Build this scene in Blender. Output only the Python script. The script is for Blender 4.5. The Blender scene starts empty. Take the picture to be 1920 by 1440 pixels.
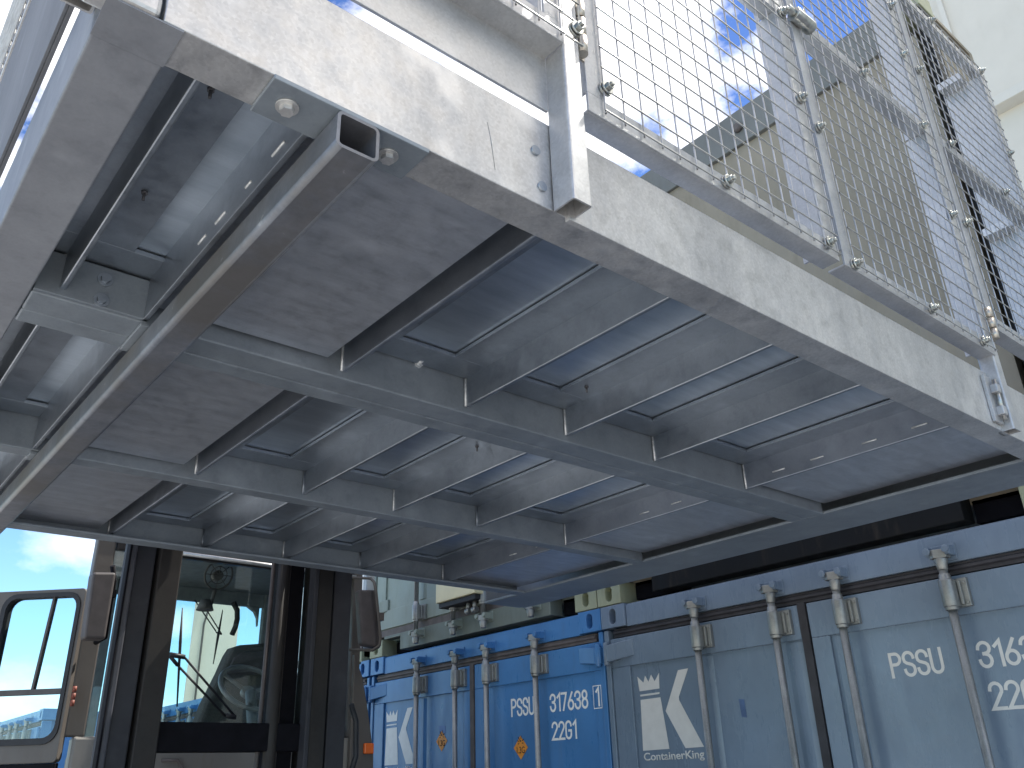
import bpy, bmesh, math, random
from mathutils import Vector, Matrix

random.seed(7)
C = bpy.context.scene
COL = C.collection
R = math.radians

# ------------------------------------------------------------------ camera
EYE = 1.75                                   # eye height above the yard
cam_d = bpy.data.cameras.new("camera")
cam = bpy.data.objects.new("camera", cam_d)
COL.objects.link(cam)
cam_d.sensor_fit = 'HORIZONTAL'
cam_d.sensor_width = 36.0
cam_d.lens = 36.0 * 1604.36 / 1920.0
cam_d.clip_start = 0.02
cam_d.clip_end = 2000.0
_r = Vector((0.77189, -0.63512, -0.02865))
_d = Vector((0.24593, 0.33984, -0.90776))
_f = Vector((0.58627, 0.69364, 0.41852))
rot = Matrix((_r, -_d, -_f)).transposed()
cam.matrix_world = Matrix.Translation((0, 0, EYE)) @ rot.to_4x4()
C.camera = cam

# ------------------------------------------------------------------ light
SUN_EL, SUN_AZ = 58.0, -6.0                 # azimuth measured from +X towards +Y
sd = Vector((math.cos(R(SUN_EL)) * math.cos(R(SUN_AZ)), math.cos(R(SUN_EL)) * math.sin(R(SUN_AZ)), math.sin(R(SUN_EL))))
sun_d = bpy.data.lights.new("sun", 'SUN')
sun_d.energy = 4.2
sun_d.angle = R(0.53)
sun_d.color = (1.0, 0.95, 0.86)
sun = bpy.data.objects.new("sun", sun_d)
COL.objects.link(sun)
sun.rotation_euler = sd.to_track_quat('Z', 'Y').to_euler()

world = bpy.data.worlds.new("World")
C.world = world
world.use_nodes = True
wt = world.node_tree
wt.nodes.clear()
wo = wt.nodes.new('ShaderNodeOutputWorld')
bg = wt.nodes.new('ShaderNodeBackground')
bg.inputs['Strength'].default_value = 0.13
sky = wt.nodes.new('ShaderNodeTexSky')
sky.sky_type = 'NISHITA'
sky.sun_disc = False
sky.sun_elevation = R(SUN_EL)
sky.sun_rotation = R(90.0 - SUN_AZ)
sky.altitude = 0
sky.air_density = 1.0
sky.dust_density = 0.1
sky.ozone_density = 2.5
tc = wt.nodes.new('ShaderNodeTexCoord')
L = wt.links.new
def wmath(op, a, b=None, c=None, clamp=False):
    n = wt.nodes.new('ShaderNodeMath'); n.operation = op; n.use_clamp = clamp
    for k, v in enumerate((a, b, c)):
        if v is None: continue
        if isinstance(v, (int, float)): n.inputs[k].default_value = v
        else: L(v, n.inputs[k])
    return n.outputs[0]
nrm = wt.nodes.new('ShaderNodeVectorMath'); nrm.operation = 'NORMALIZE'; L(tc.outputs['Generated'], nrm.inputs[0])
mp = wt.nodes.new('ShaderNodeMapping'); mp.inputs['Scale'].default_value = (3.0, 3.0, 5.0); L(nrm.outputs[0], mp.inputs['Vector'])
nz = wt.nodes.new('ShaderNodeTexNoise'); nz.inputs['Scale'].default_value = 1.6; nz.inputs['Detail'].default_value = 9; nz.inputs['Roughness'].default_value = 0.6
L(mp.outputs['Vector'], nz.inputs['Vector'])
# scattered cumulus: a thin general field plus a few banks at their own bearings
field = wmath('MULTIPLY', wmath('SUBTRACT', nz.outputs['Fac'], 0.60), 3.0)
dens = field
nz2 = wt.nodes.new('ShaderNodeTexNoise'); nz2.inputs['Scale'].default_value = 4.5; nz2.inputs['Detail'].default_value = 6; nz2.inputs['Roughness'].default_value = 0.6
L(mp.outputs['Vector'], nz2.inputs['Vector'])
ragged = wmath('ADD', wmath('SUBTRACT', nz.outputs['Fac'], 0.5), wmath('MULTIPLY', wmath('SUBTRACT', nz2.outputs['Fac'], 0.5), 0.55))
def bank(d, rad, amt, flat=1.0):
    v = Vector(d).normalized()
    sc_ = wt.nodes.new('ShaderNodeVectorMath'); sc_.operation = 'SUBTRACT'; L(nrm.outputs[0], sc_.inputs[0]); sc_.inputs[1].default_value = v
    ms = wt.nodes.new('ShaderNodeVectorMath'); ms.operation = 'MULTIPLY'; L(sc_.outputs[0], ms.inputs[0]); ms.inputs[1].default_value = (1, 1, flat)
    ln = wt.nodes.new('ShaderNodeVectorMath'); ln.operation = 'LENGTH'; L(ms.outputs[0], ln.inputs[0])
    q = wmath('SUBTRACT', 1.0, wmath('DIVIDE', ln.outputs['Value'], math.radians(rad)))
    return wmath('MULTIPLY', wmath('ADD', q, wmath('MULTIPLY', ragged, 2.6)), amt)
for d_, rad, amt, flat in (((0.50, 0.50, 0.71), 13.0, 1.0, 1.0), ((0.585, 0.436, 0.684), 5.5, 1.0, 1.0), ((-0.10, 0.72, 0.69), 15.0, 1.1, 1.0), ((-0.6, 0.1, 0.8), 35.0, 0.8, 1.0),
                     ((0.235, 0.944, 0.226), 5.0, 0.35, 3.0), ((0.17, 0.98, 0.085), 10.0, 0.3, 3.5), ((0.30, 0.94, 0.16), 4.0, 0.3, 3.0)):
    dens = wmath('MAXIMUM', dens, bank(d_, rad, amt, flat))
cr = wt.nodes.new('ShaderNodeValToRGB'); cr.color_ramp.elements[0].position = 0.05; cr.color_ramp.elements[1].position = 0.55
L(dens, cr.inputs['Fac'])
# unseen bright cloud sheet beside the sun, added to brighten the near web
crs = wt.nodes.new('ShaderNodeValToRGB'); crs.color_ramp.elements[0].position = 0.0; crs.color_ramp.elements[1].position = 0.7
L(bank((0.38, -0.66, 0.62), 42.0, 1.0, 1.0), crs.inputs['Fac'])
sep = wt.nodes.new('ShaderNodeSeparateXYZ'); L(nrm.outputs[0], sep.inputs[0])
deep = wt.nodes.new('ShaderNodeValToRGB')
deep.color_ramp.elements[0].position = 0.12; deep.color_ramp.elements[0].color = (0.74, 0.93, 1.02, 1)
deep.color_ramp.elements[1].position = 0.66; deep.color_ramp.elements[1].color = (0.36, 0.46, 0.66, 1)
L(sep.outputs['Z'], deep.inputs['Fac'])
tint = wt.nodes.new('ShaderNodeMix'); tint.data_type = 'RGBA'; tint.blend_type = 'MULTIPLY'; tint.inputs[0].default_value = 1.0
L(sky.outputs['Color'], tint.inputs[6]); L(deep.outputs['Color'], tint.inputs[7])
mx = wt.nodes.new('ShaderNodeMix'); mx.data_type = 'RGBA'; mx.inputs[7].default_value = (6.6, 6.6, 6.8, 1)
L(cr.outputs['Color'], mx.inputs[0]); L(tint.outputs[2], mx.inputs[6])
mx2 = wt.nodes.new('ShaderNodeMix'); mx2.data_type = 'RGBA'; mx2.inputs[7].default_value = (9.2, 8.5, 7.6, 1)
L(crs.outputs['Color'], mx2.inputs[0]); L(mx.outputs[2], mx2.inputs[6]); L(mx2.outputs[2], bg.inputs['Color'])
L(bg.outputs['Background'], wo.inputs['Surface'])

C.view_settings.view_transform = 'Standard'
C.view_settings.look = 'None'
C.view_settings.exposure = 1.12
C.view_settings.gamma = 1.0
C.view_settings.use_curve_mapping = False
C.cycles.max_bounces = 10
C.cycles.diffuse_bounces = 5
C.cycles.glossy_bounces = 5
C.cycles.transparent_max_bounces = 12

# ------------------------------------------------------------------ mesh helper
class MB:
    def __init__(s):
        s.bm = bmesh.new()
    def hexa(s, p):
        v = [s.bm.verts.new(q) for q in p]
        for f in ((0, 3, 2, 1), (4, 5, 6, 7), (0, 1, 5, 4), (1, 2, 6, 5), (2, 3, 7, 6), (3, 0, 4, 7)):
            s.bm.faces.new([v[i] for i in f])
        return s
    def box(s, a, b):
        x0, x1 = sorted((a[0], b[0])); y0, y1 = sorted((a[1], b[1])); z0, z1 = sorted((a[2], b[2]))
        return s.hexa([(x0, y0, z0), (x1, y0, z0), (x1, y1, z0), (x0, y1, z0), (x0, y0, z1), (x1, y0, z1), (x1, y1, z1), (x0, y1, z1)])
    def prism(s, loop, vec):
        """closed loop of 3-D points swept along vec"""
        vec = Vector(vec)
        a = [s.bm.verts.new(p) for p in loop]
        b = [s.bm.verts.new(Vector(p) + vec) for p in loop]
        n = len(loop)
        s.bm.faces.new(a[::-1]); s.bm.faces.new(b)
        for i in range(n):
            s.bm.faces.new((a[i], a[(i + 1) % n], b[(i + 1) % n], b[i]))
        return s
    def tube(s, pts, r, n=8, cap=True, smooth=True):
        pts = [Vector(p) for p in pts]
        rings = []
        ref = None
        for i, p in enumerate(pts):
            if i == 0: t = pts[1] - pts[0]
            elif i == len(pts) - 1: t = pts[-1] - pts[-2]
            else: t = (pts[i + 1] - p).normalized() + (p - pts[i - 1]).normalized()
            t.normalize()
            if ref is None:
                ref = t.orthogonal().normalized()
            u = (ref - t * ref.dot(t)).normalized(); ref = u
            w = t.cross(u)
            rr = r[i] if isinstance(r, (list, tuple)) else r
            rings.append([s.bm.verts.new(p + (u * math.cos(2 * math.pi * k / n) + w * math.sin(2 * math.pi * k / n)) * rr) for k in range(n)])
        for a, b in zip(rings, rings[1:]):
            for k in range(n):
                f = s.bm.faces.new((a[k], a[(k + 1) % n], b[(k + 1) % n], b[k])); f.smooth = smooth
        if cap:
            s.bm.faces.new(rings[0][::-1]); s.bm.faces.new(rings[-1])
        return s
    def torus(s, c, axis, R_, r, n=28, m=8):
        axis = Vector(axis).normalized(); u = axis.orthogonal().normalized(); w = axis.cross(u)
        rings = []
        for i in range(n):
            a = 2 * math.pi * i / n
            d = u * math.cos(a) + w * math.sin(a)
            rings.append([s.bm.verts.new(Vector(c) + d * (R_ + r * math.cos(2 * math.pi * k / m)) + axis * r * math.sin(2 * math.pi * k / m)) for k in range(m)])
        for i in range(n):
            for k in range(m):
                f = s.bm.faces.new((rings[i][k], rings[i][(k + 1) % m], rings[(i + 1) % n][(k + 1) % m], rings[(i + 1) % n][k])); f.smooth = True
        return s
    def face(s, pts):
        s.bm.faces.new([s.bm.verts.new(p) for p in pts]); return s
    def build(s, name, mat, parent=None, bevel=0.0, seg=2, loc=None):
        bmesh.ops.recalc_face_normals(s.bm, faces=s.bm.faces)
        me = bpy.data.meshes.new(name)
        o = bpy.data.objects.new(name, me)
        COL.objects.link(o)
        off = Vector((0, 0, 0))
        root = parent
        while root is not None and root.parent is not None: root = root.parent
        if root is not None: off = root.location.copy()
        elif loc is not None:
            off = Vector(loc); o.location = off
        bmesh.ops.translate(s.bm, verts=s.bm.verts, vec=-off)
        s.bm.to_mesh(me); s.bm.free()
        for m in (mat if isinstance(mat, (list, tuple)) else [mat]): me.materials.append(m)
        if parent is not None: o.parent = parent
        if bevel > 0:
            md = o.modifiers.new('bevel', 'BEVEL'); md.width = bevel; md.segments = seg; md.limit_method = 'ANGLE'; md.angle_limit = R(40)
            md.harden_normals = False
        return o

def thing(name, loc, label, cat, group=None):
    o = bpy.data.objects.new(name, None); COL.objects.link(o)
    o.location = loc; o.empty_display_size = 0.2
    o['label'] = label; o['category'] = cat
    if group: o['group'] = group
    return o
def tag(o, label, cat, group=None):
    o['label'] = label; o['category'] = cat
    if group: o['group'] = group
    return o
def struct(o):
    o['kind'] = 'structure'; return o

# ------------------------------------------------------------------ materials
def newmat(name):
    m = bpy.data.materials.new(name); m.use_nodes = True
    nt = m.node_tree
    return m, nt, nt.nodes['Principled BSDF']
def noise(nt, scale, detail=4, rough=0.55, stretch=None):
    t = nt.nodes.new('ShaderNodeTexCoord'); n = nt.nodes.new('ShaderNodeTexNoise')
    n.inputs['Scale'].default_value = scale; n.inputs['Detail'].default_value = detail; n.inputs['Roughness'].default_value = rough
    if stretch:
        mpn = nt.nodes.new('ShaderNodeMapping'); mpn.inputs['Scale'].default_value = stretch
        nt.links.new(t.outputs['Object'], mpn.inputs['Vector']); nt.links.new(mpn.outputs['Vector'], n.inputs['Vector'])
    else:
        nt.links.new(t.outputs['Object'], n.inputs['Vector'])
    return n
def ramp(nt, src, stops):
    r = nt.nodes.new('ShaderNodeValToRGB'); el = r.color_ramp.elements
    while len(el) < len(stops): el.new(0.5)
    for e, (p, c) in zip(el, stops):
        e.position = p; e.color = (c[0], c[1], c[2], 1) if isinstance(c, (tuple, list)) else (c, c, c, 1)
    nt.links.new(src, r.inputs['Fac'])
    return r
def mixc(nt, fac, a, b, mode='MIX'):
    m = nt.nodes.new('ShaderNodeMix'); m.data_type = 'RGBA'; m.blend_type = mode
    for sock, v in ((0, fac), (6, a), (7, b)):
        if hasattr(v, 'is_linked') or hasattr(v, 'node'): nt.links.new(v, m.inputs[sock])
        elif sock == 0: m.inputs[0].default_value = v
        else: m.inputs[sock].default_value = (v[0], v[1], v[2], 1)
    return m.outputs[2]
def bump(nt, b, src, strength, dist=0.002):
    n = nt.nodes.new('ShaderNodeBump'); n.inputs['Strength'].default_value = strength; n.inputs['Distance'].default_value = dist
    nt.links.new(src, n.inputs['Height']); nt.links.new(n.outputs['Normal'], b.inputs['Normal'])

def galv(name, lo, hi, rough=(0.36, 0.55), metal=0.85, stretch=None, spangle=0.35, stain=0.35, bmp=0.12):
    m, nt, b = newmat(name)
    big = noise(nt, 3.5, 6, 0.65, stretch)
    t = nt.nodes.new('ShaderNodeTexCoord')
    vo = nt.nodes.new('ShaderNodeTexVoronoi'); vo.inputs['Scale'].default_value = 230
    nt.links.new(t.outputs['Object'], vo.inputs['Vector'])
    sp = ramp(nt, vo.outputs['Color'], [(0.0, 0.68), (1.0, 1.2)])
    base = ramp(nt, big.outputs['Fac'], [(0.3, lo), (0.7, hi)])
    c = mixc(nt, spangle, base.outputs['Color'], sp.outputs['Color'], 'MULTIPLY')
    fine = noise(nt, 26, 5, 0.7)
    st = ramp(nt, fine.outputs['Fac'], [(0.33, 0.62), (0.5, 1.0)])
    c = mixc(nt, stain, c, st.outputs['Color'], 'MULTIPLY')
    blot = noise(nt, 9, 3, 0.5)
    wz = ramp(nt, blot.outputs['Fac'], [(0.58, 0.0), (0.72, 0.4 if bmp > 0.05 else 0.0)])
    c = mixc(nt, wz.outputs['Color'], c, (hi[0] * 1.25, hi[1] * 1.25, hi[2] * 1.25))
    nt.links.new(c, b.inputs['Base Color'])
    rr = ramp(nt, fine.outputs['Fac'], [(0.25, rough[0]), (0.75, rough[1])])
    nt.links.new(rr.outputs['Color'], b.inputs['Roughness'])
    b.inputs['Metallic'].default_value = metal
    bump(nt, b, fine.outputs['Fac'], bmp, 0.002)
    return m
def paint(name, col, rough=0.35, var=0.25, dirt=0.3, dirtcol=(0.10, 0.10, 0.10), wave=0.25):
    m, nt, b = newmat(name)
    n1 = noise(nt, 2.2, 5, 0.6); n2 = noise(nt, 14, 6, 0.65, (1, 1, 0.25)); n3 = noise(nt, 60, 3, 0.6)
    dk = tuple(x * (1 - var) for x in col); lt = tuple(min(1, x * (1 + var)) for x in col)
    base = ramp(nt, n1.outputs['Fac'], [(0.3, dk), (0.7, lt)])
    mk = ramp(nt, n2.outputs['Fac'], [(0.56, 0.0), (0.78, dirt)])
    c = mixc(nt, mk.outputs['Color'], base.outputs['Color'], dirtcol)
    nt.links.new(c, b.inputs['Base Color'])
    rr = ramp(nt, n2.outputs['Fac'], [(0.3, rough * 0.8), (0.75, min(1, rough * 1.5))])
    nt.links.new(rr.outputs['Color'], b.inputs['Roughness'])
    bump(nt, b, n1.outputs['Fac'], wave, 0.02)
    return m
def plain(name, col, rough=0.6, metal=0.0, var=0.2, scale=20):
    m, nt, b = newmat(name)
    n = noise(nt, scale, 4)
    r = ramp(nt, n.outputs['Fac'], [(0.3, tuple(x * (1 - var) for x in col)), (0.7, tuple(min(1, x * (1 + var)) for x in col))])
    nt.links.new(r.outputs['Color'], b.inputs['Base Color'])
    b.inputs['Roughness'].default_value = rough; b.inputs['Metallic'].default_value = metal
    return m

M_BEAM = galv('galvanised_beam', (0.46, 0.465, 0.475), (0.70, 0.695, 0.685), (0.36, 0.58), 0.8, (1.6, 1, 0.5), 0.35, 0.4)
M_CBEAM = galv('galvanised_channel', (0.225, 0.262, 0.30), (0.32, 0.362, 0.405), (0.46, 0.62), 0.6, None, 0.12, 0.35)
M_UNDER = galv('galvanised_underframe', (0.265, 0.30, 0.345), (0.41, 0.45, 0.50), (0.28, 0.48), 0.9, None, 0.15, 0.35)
M_ENDZ = galv('shade_toned_zinc_sheet', (0.13, 0.138, 0.155), (0.20, 0.208, 0.228), (0.6, 0.8), 0.15, (1, 1, 0.4), 0.1, 0.4)  # zinc colour darkened to stand in for skylight blocked at the left end
M_ENDL = galv('shade_toned_channel', (0.20, 0.215, 0.245), (0.31, 0.33, 0.365), (0.55, 0.75), 0.25, None, 0.12, 0.35)  # left end beam toned down too, blocked skylight put into its colour
M_SCREW = plain('dull_screw', (0.12, 0.12, 0.13), 0.5, 0.5, 0.2)
M_POCKET = galv('dark_pocket_steel', (0.22, 0.255, 0.31), (0.33, 0.365, 0.425), (0.30, 0.48), 0.8, None, 0.1, 0.3)
M_DECK = galv('galvanised_deck', (0.38, 0.44, 0.51), (0.55, 0.615, 0.69), (0.29, 0.31), 0.85, (1, 6, 1), 0.05, 0.06, 0.004)
M_PLATE = galv('brushed_pocket_plate', (0.42, 0.45, 0.50), (0.56, 0.59, 0.645), (0.32, 0.48), 0.75, (2, 9, 2), 0.1, 0.3)
M_MESHF = galv('galvanised_gate_frame', (0.43, 0.44, 0.455), (0.60, 0.60, 0.60), (0.32, 0.5), 0.6, None, 0.3, 0.25)
M_WIRE = plain('galvanised_wire', (0.50, 0.50, 0.49), 0.33, 0.85, 0.2)
M_BOLT = plain('zinc_bolt', (0.46, 0.465, 0.44), 0.3, 0.95, 0.25, 80)
M_HINGE = plain('zinc_hinge', (0.50, 0.46, 0.40), 0.4, 0.8, 0.2, 40)
M_WELD = plain('weld_bead', (0.72, 0.74, 0.75), 0.4, 0.6, 0.2, 120)

M_BLUE = paint('blue_paint', (0.06, 0.19, 0.42), 0.30, 0.16, 0.3, (0.07, 0.10, 0.16))
M_GREY = paint('faded_blue_paint', (0.165, 0.22, 0.29), 0.26, 0.15, 0.3, (0.09, 0.125, 0.20))
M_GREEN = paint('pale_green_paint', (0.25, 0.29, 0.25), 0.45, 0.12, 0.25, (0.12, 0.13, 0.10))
M_GREENFR = paint('shadow_toned_green_paint', (0.15, 0.175, 0.15), 0.5, 0.12, 0.3, (0.08, 0.08, 0.07))  # frame green darkened in the colour for the platform's shadow
M_TANFR = paint('shade_toned_olive_paint', (0.010, 0.0105, 0.011), 0.55, 0.12, 0.3, (0.12, 0.10, 0.08))  # olive taken near black, painting in the shade under the platform
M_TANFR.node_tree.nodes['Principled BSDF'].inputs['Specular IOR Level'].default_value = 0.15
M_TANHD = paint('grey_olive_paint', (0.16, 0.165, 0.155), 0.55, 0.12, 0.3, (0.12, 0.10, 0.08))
M_TAN = paint('sand_paint', (0.27, 0.235, 0.175), 0.55, 0.12, 0.3, (0.12, 0.10, 0.08))
M_GREYBOX = paint('light_grey_paint', (0.42, 0.45, 0.47), 0.5, 0.1, 0.25, (0.15, 0.15, 0.14))
M_OLIVE = paint('olive_casting_paint', (0.32, 0.34, 0.22), 0.5, 0.15, 0.35, (0.10, 0.08, 0.05))
M_GASK = plain('door_gasket_rubber', (0.115, 0.10, 0.095), 0.7, 0, 0.25, 12)
M_BLACK = plain('black_rubber', (0.015, 0.016, 0.02), 0.6, 0, 0.3)
M_ROD = galv('galvanised_rod', (0.25, 0.26, 0.255), (0.40, 0.405, 0.39), (0.35, 0.55), 0.7)
M_WHITE = plain('white_marking', (0.80, 0.80, 0.78), 0.5, 0, 0.05)
M_MARKG = plain('worn_white_marking', (0.66, 0.65, 0.62), 0.5, 0, 0.05)
M_ORANGE = plain('orange_placard', (0.75, 0.28, 0.03), 0.45, 0, 0.08)
M_INK = plain('black_print', (0.05, 0.025, 0.01), 0.6, 0, 0.1)
M_PATCH = plain('unfaded_blue_patch', (0.045, 0.13, 0.36), 0.4, 0, 0.2)
M_PATCHG = plain('unfaded_patch', (0.07, 0.12, 0.24), 0.4, 0, 0.25)
M_GASKD = plain('dark_door_gasket', (0.035, 0.034, 0.04), 0.65, 0, 0.3, 12)
M_CREAM_BOX = plain('cream_lock_box', (0.72, 0.66, 0.42), 0.5, 0, 0.08, 6)

M_MAST = galv('greasy_mast_steel', (0.018, 0.019, 0.025), (0.036, 0.038, 0.047), (0.6, 0.8), 0.0, None, 0.1, 0.4)
M_MASTL = galv('worn_mast_edge', (0.045, 0.047, 0.058), (0.085, 0.088, 0.105), (0.5, 0.7), 0.2, (1, 1, .3), 0.1, 0.5)
M_MASTR = galv('rusty_mast_rail', (0.010, 0.009, 0.009), (0.024, 0.020, 0.018), (0.55, 0.75), 0.0, None, 0.1, 0.6)
M_DARK = plain('dark_machine_paint', (0.006, 0.006, 0.009), 0.75, 0, 0.3)
M_DARK.node_tree.nodes['Principled BSDF'].inputs['Specular IOR Level'].default_value = 0.12
M_CAB = paint('beige_cab_paint', (0.22, 0.21, 0.195), 0.4, 0.08, 0.35, (0.16, 0.11, 0.07))
M_PILLAR = paint('brown_grey_cab_paint', (0.10, 0.088, 0.078), 0.45, 0.1, 0.3, (0.10, 0.08, 0.06))
M_MIRROR = plain('grey_brown_plastic', (0.075, 0.066, 0.066), 0.6, 0, 0.15)
M_SEAT = plain('charcoal_seat_cloth', (0.10, 0.095, 0.09), 0.9, 0, 0.2, 90)
M_TRIM = plain('dark_cab_trim', (0.15, 0.165, 0.17), 0.6, 0, 0.2)
M_WHEEL = plain('grey_wheel_rim', (0.17, 0.175, 0.18), 0.3, 0, 0.1)
M_AMBER = plain('amber_lens', (0.80, 0.15, 0.02), 0.25, 0, 0.05)
M_BUILD = paint('cream_cladding', (0.66, 0.62, 0.54), 0.6, 0.03, 0.06, (0.4, 0.38, 0.32), 0.05)
M_BUILDSH = paint('cream_trim', (0.66, 0.63, 0.56), 0.6, 0.03, 0.06, (0.4, 0.38, 0.32), 0.05)

def glass(name, tint=(0.90, 0.96, 0.95), spec=0.08):
    m, nt, b = newmat(name)
    nt.nodes.remove(b)
    out = nt.nodes['Material Output']
    tr = nt.nodes.new('ShaderNodeBsdfTransparent'); tr.inputs['Color'].default_value = (*tint, 1)
    gl = nt.nodes.new('ShaderNodeBsdfGlossy'); gl.inputs['Roughness'].default_value = 0.02
    fr = nt.nodes.new('ShaderNodeFresnel'); fr.inputs['IOR'].default_value = 1.45
    mixs = nt.nodes.new('ShaderNodeMixShader')
    nt.links.new(fr.outputs['Fac'], mixs.inputs['Fac']); nt.links.new(tr.outputs[0], mixs.inputs[1]); nt.links.new(gl.outputs[0], mixs.inputs[2])
    nt.links.new(mixs.outputs[0], out.inputs['Surface'])
    return m
M_GLASS = glass('window_glass')

mg, nt, b = newmat('concrete_yard')
n1 = noise(nt, 0.35, 8, 0.6); n2 = noise(nt, 7, 8, 0.7)
c0 = ramp(nt, n1.outputs['Fac'], [(0.3, (0.37, 0.36, 0.34)), (0.7, (0.48, 0.465, 0.44))])
c1 = ramp(nt, n2.outputs['Fac'], [(0.3, 0.75), (0.6, 1.05)])
nt.links.new(mixc(nt, 0.6, c0.outputs['Color'], c1.outputs['Color'], 'MULTIPLY'), b.inputs['Base Color'])
b.inputs['Roughness'].default_value = 0.85
bump(nt, b, n2.outputs['Fac'], 0.3, 0.01)
M_GROUND = mg

# ------------------------------------------------------------------ ground
gm = MB(); gm.face([(-400, -400, 0), (400, -400, 0), (400, 400, 0), (-400, 400, 0)])
struct(gm.build('ground', M_GROUND))

# ------------------------------------------------------------------ the raised steel platform
H = 0.82
def W(x, y, z): return (x * H, y * H, EYE + z * H)
plat = thing('loading_platform', W(1.73, 2.5, 1.0),
             'galvanised steel loading platform raised overhead, with caged mesh sides and welded joists underneath', 'platform')
def pbox(mb, x0, x1, y0, y1, z0, z1): return mb.box(W(x0, y0, z0), W(x1, y1, z1))

def chan_x(x0, x1, yw, sgn, z0=1.0, z1=1.215, fl=0.085, tw=0.010, tf=0.016):
    """channel running along X: web at yw, flanges towards sgn"""
    y = lambda d: yw + sgn * d
    r = 0.012
    prof = [(y(0), z0), (y(fl), z0), (y(fl), z0 + tf * 0.75), (y(tw + r), z0 + tf), (y(tw), z0 + tf + r),
            (y(tw), z1 - tf - r), (y(tw + r), z1 - tf), (y(fl), z1 - tf * 0.75), (y(fl), z1), (y(0), z1)]
    return MB().prism([W(x0, a, b_) for a, b_ in prof], Vector(W(x1, 0, 0)) - Vector(W(x0, 0, 0)))
def chan_y(y0, y1, xw, sgn, z0=1.0, z1=1.215, fl=0.105, tw=0.010, tf=0.016):
    x = lambda d: xw + sgn * d
    r = 0.012
    prof = [(x(0), z0), (x(fl), z0), (x(fl), z0 + tf * 0.75), (x(tw + r), z0 + tf), (x(tw), z0 + tf + r),
            (x(tw), z1 - tf - r), (x(tw + r), z1 - tf), (x(fl), z1 - tf * 0.75), (x(fl), z1), (x(0), z1)]
    return MB().prism([W(a, y0, b_) for a, b_ in prof], Vector(W(0, y1, 0)) - Vector(W(0, y0, 0)))

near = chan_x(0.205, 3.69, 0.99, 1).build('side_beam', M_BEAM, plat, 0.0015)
near['label'] = 'near side beam with pale sunlit web'
ft = MB()
pbox(ft, 0.10, 0.2, 0.985, 1.03, 1.0, 1.04)
ft.build('corner_bar', M_BEAM, plat, 0.006)
for X, Zz in ((0.915, 1.127), (0.928, 1.045)):
    rv = MB(); c_ = Vector(W(X, 0.99, Zz)); rv.tube([c_ + Vector((0, 0.002, 0)), c_ + Vector((0, -0.004, 0))], 0.009, 12)
    rv.build('rivet', M_UNDER, near)
M_SCR = plain('scored_zinc', (0.34, 0.34, 0.345), 0.5, 0.6, 0.3, 60)
for pts_ in ([(0.796, 1.135), (0.803, 1.10), (0.812, 1.03)],):
    q_ = MB(); q_.tube([W(a_, 0.9897, b_) for a_, b_ in pts_], [0.0003, 0.0007, 0.0004], 5); q_.build('score_mark', M_SCR, near)
sp = MB(); pbox(sp, 0.985, 1.045, 0.975, 0.9885, 0.985, 1.10)
sp.build('joint_plate', M_MESHF, near, 0.001)
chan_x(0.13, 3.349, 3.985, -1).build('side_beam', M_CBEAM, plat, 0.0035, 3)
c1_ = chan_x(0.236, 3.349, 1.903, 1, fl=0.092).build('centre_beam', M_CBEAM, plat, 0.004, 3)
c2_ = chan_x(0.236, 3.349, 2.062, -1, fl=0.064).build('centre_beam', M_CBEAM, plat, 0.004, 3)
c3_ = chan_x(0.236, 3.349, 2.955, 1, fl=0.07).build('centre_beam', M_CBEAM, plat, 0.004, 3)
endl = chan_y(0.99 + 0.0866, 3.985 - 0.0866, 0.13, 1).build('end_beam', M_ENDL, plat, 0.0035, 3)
eb = MB(); pbox(eb, 3.35, 3.645, 0.99 + 0.0866, 4.3, 1.0, 1.014); pbox(eb, 3.60, 3.645, 0.99 + 0.0866, 4.3, 1.0145, 1.2)
endr = eb.build('end_beam', M_CBEAM, plat, 0.003, 3)
eb = MB(); pbox(eb, 3.6455, 3.685, 0.99 + 0.0866, 4.3, 1.004, 1.19); eb.build('end_lip', M_CBEAM, endr, 0.003)
eb = MB(); pbox(eb, 3.352, 3.599, 4.286, 4.299, 1.0145, 1.19); eb.build('end_cap', M_CBEAM, endr, 0.002)
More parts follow.
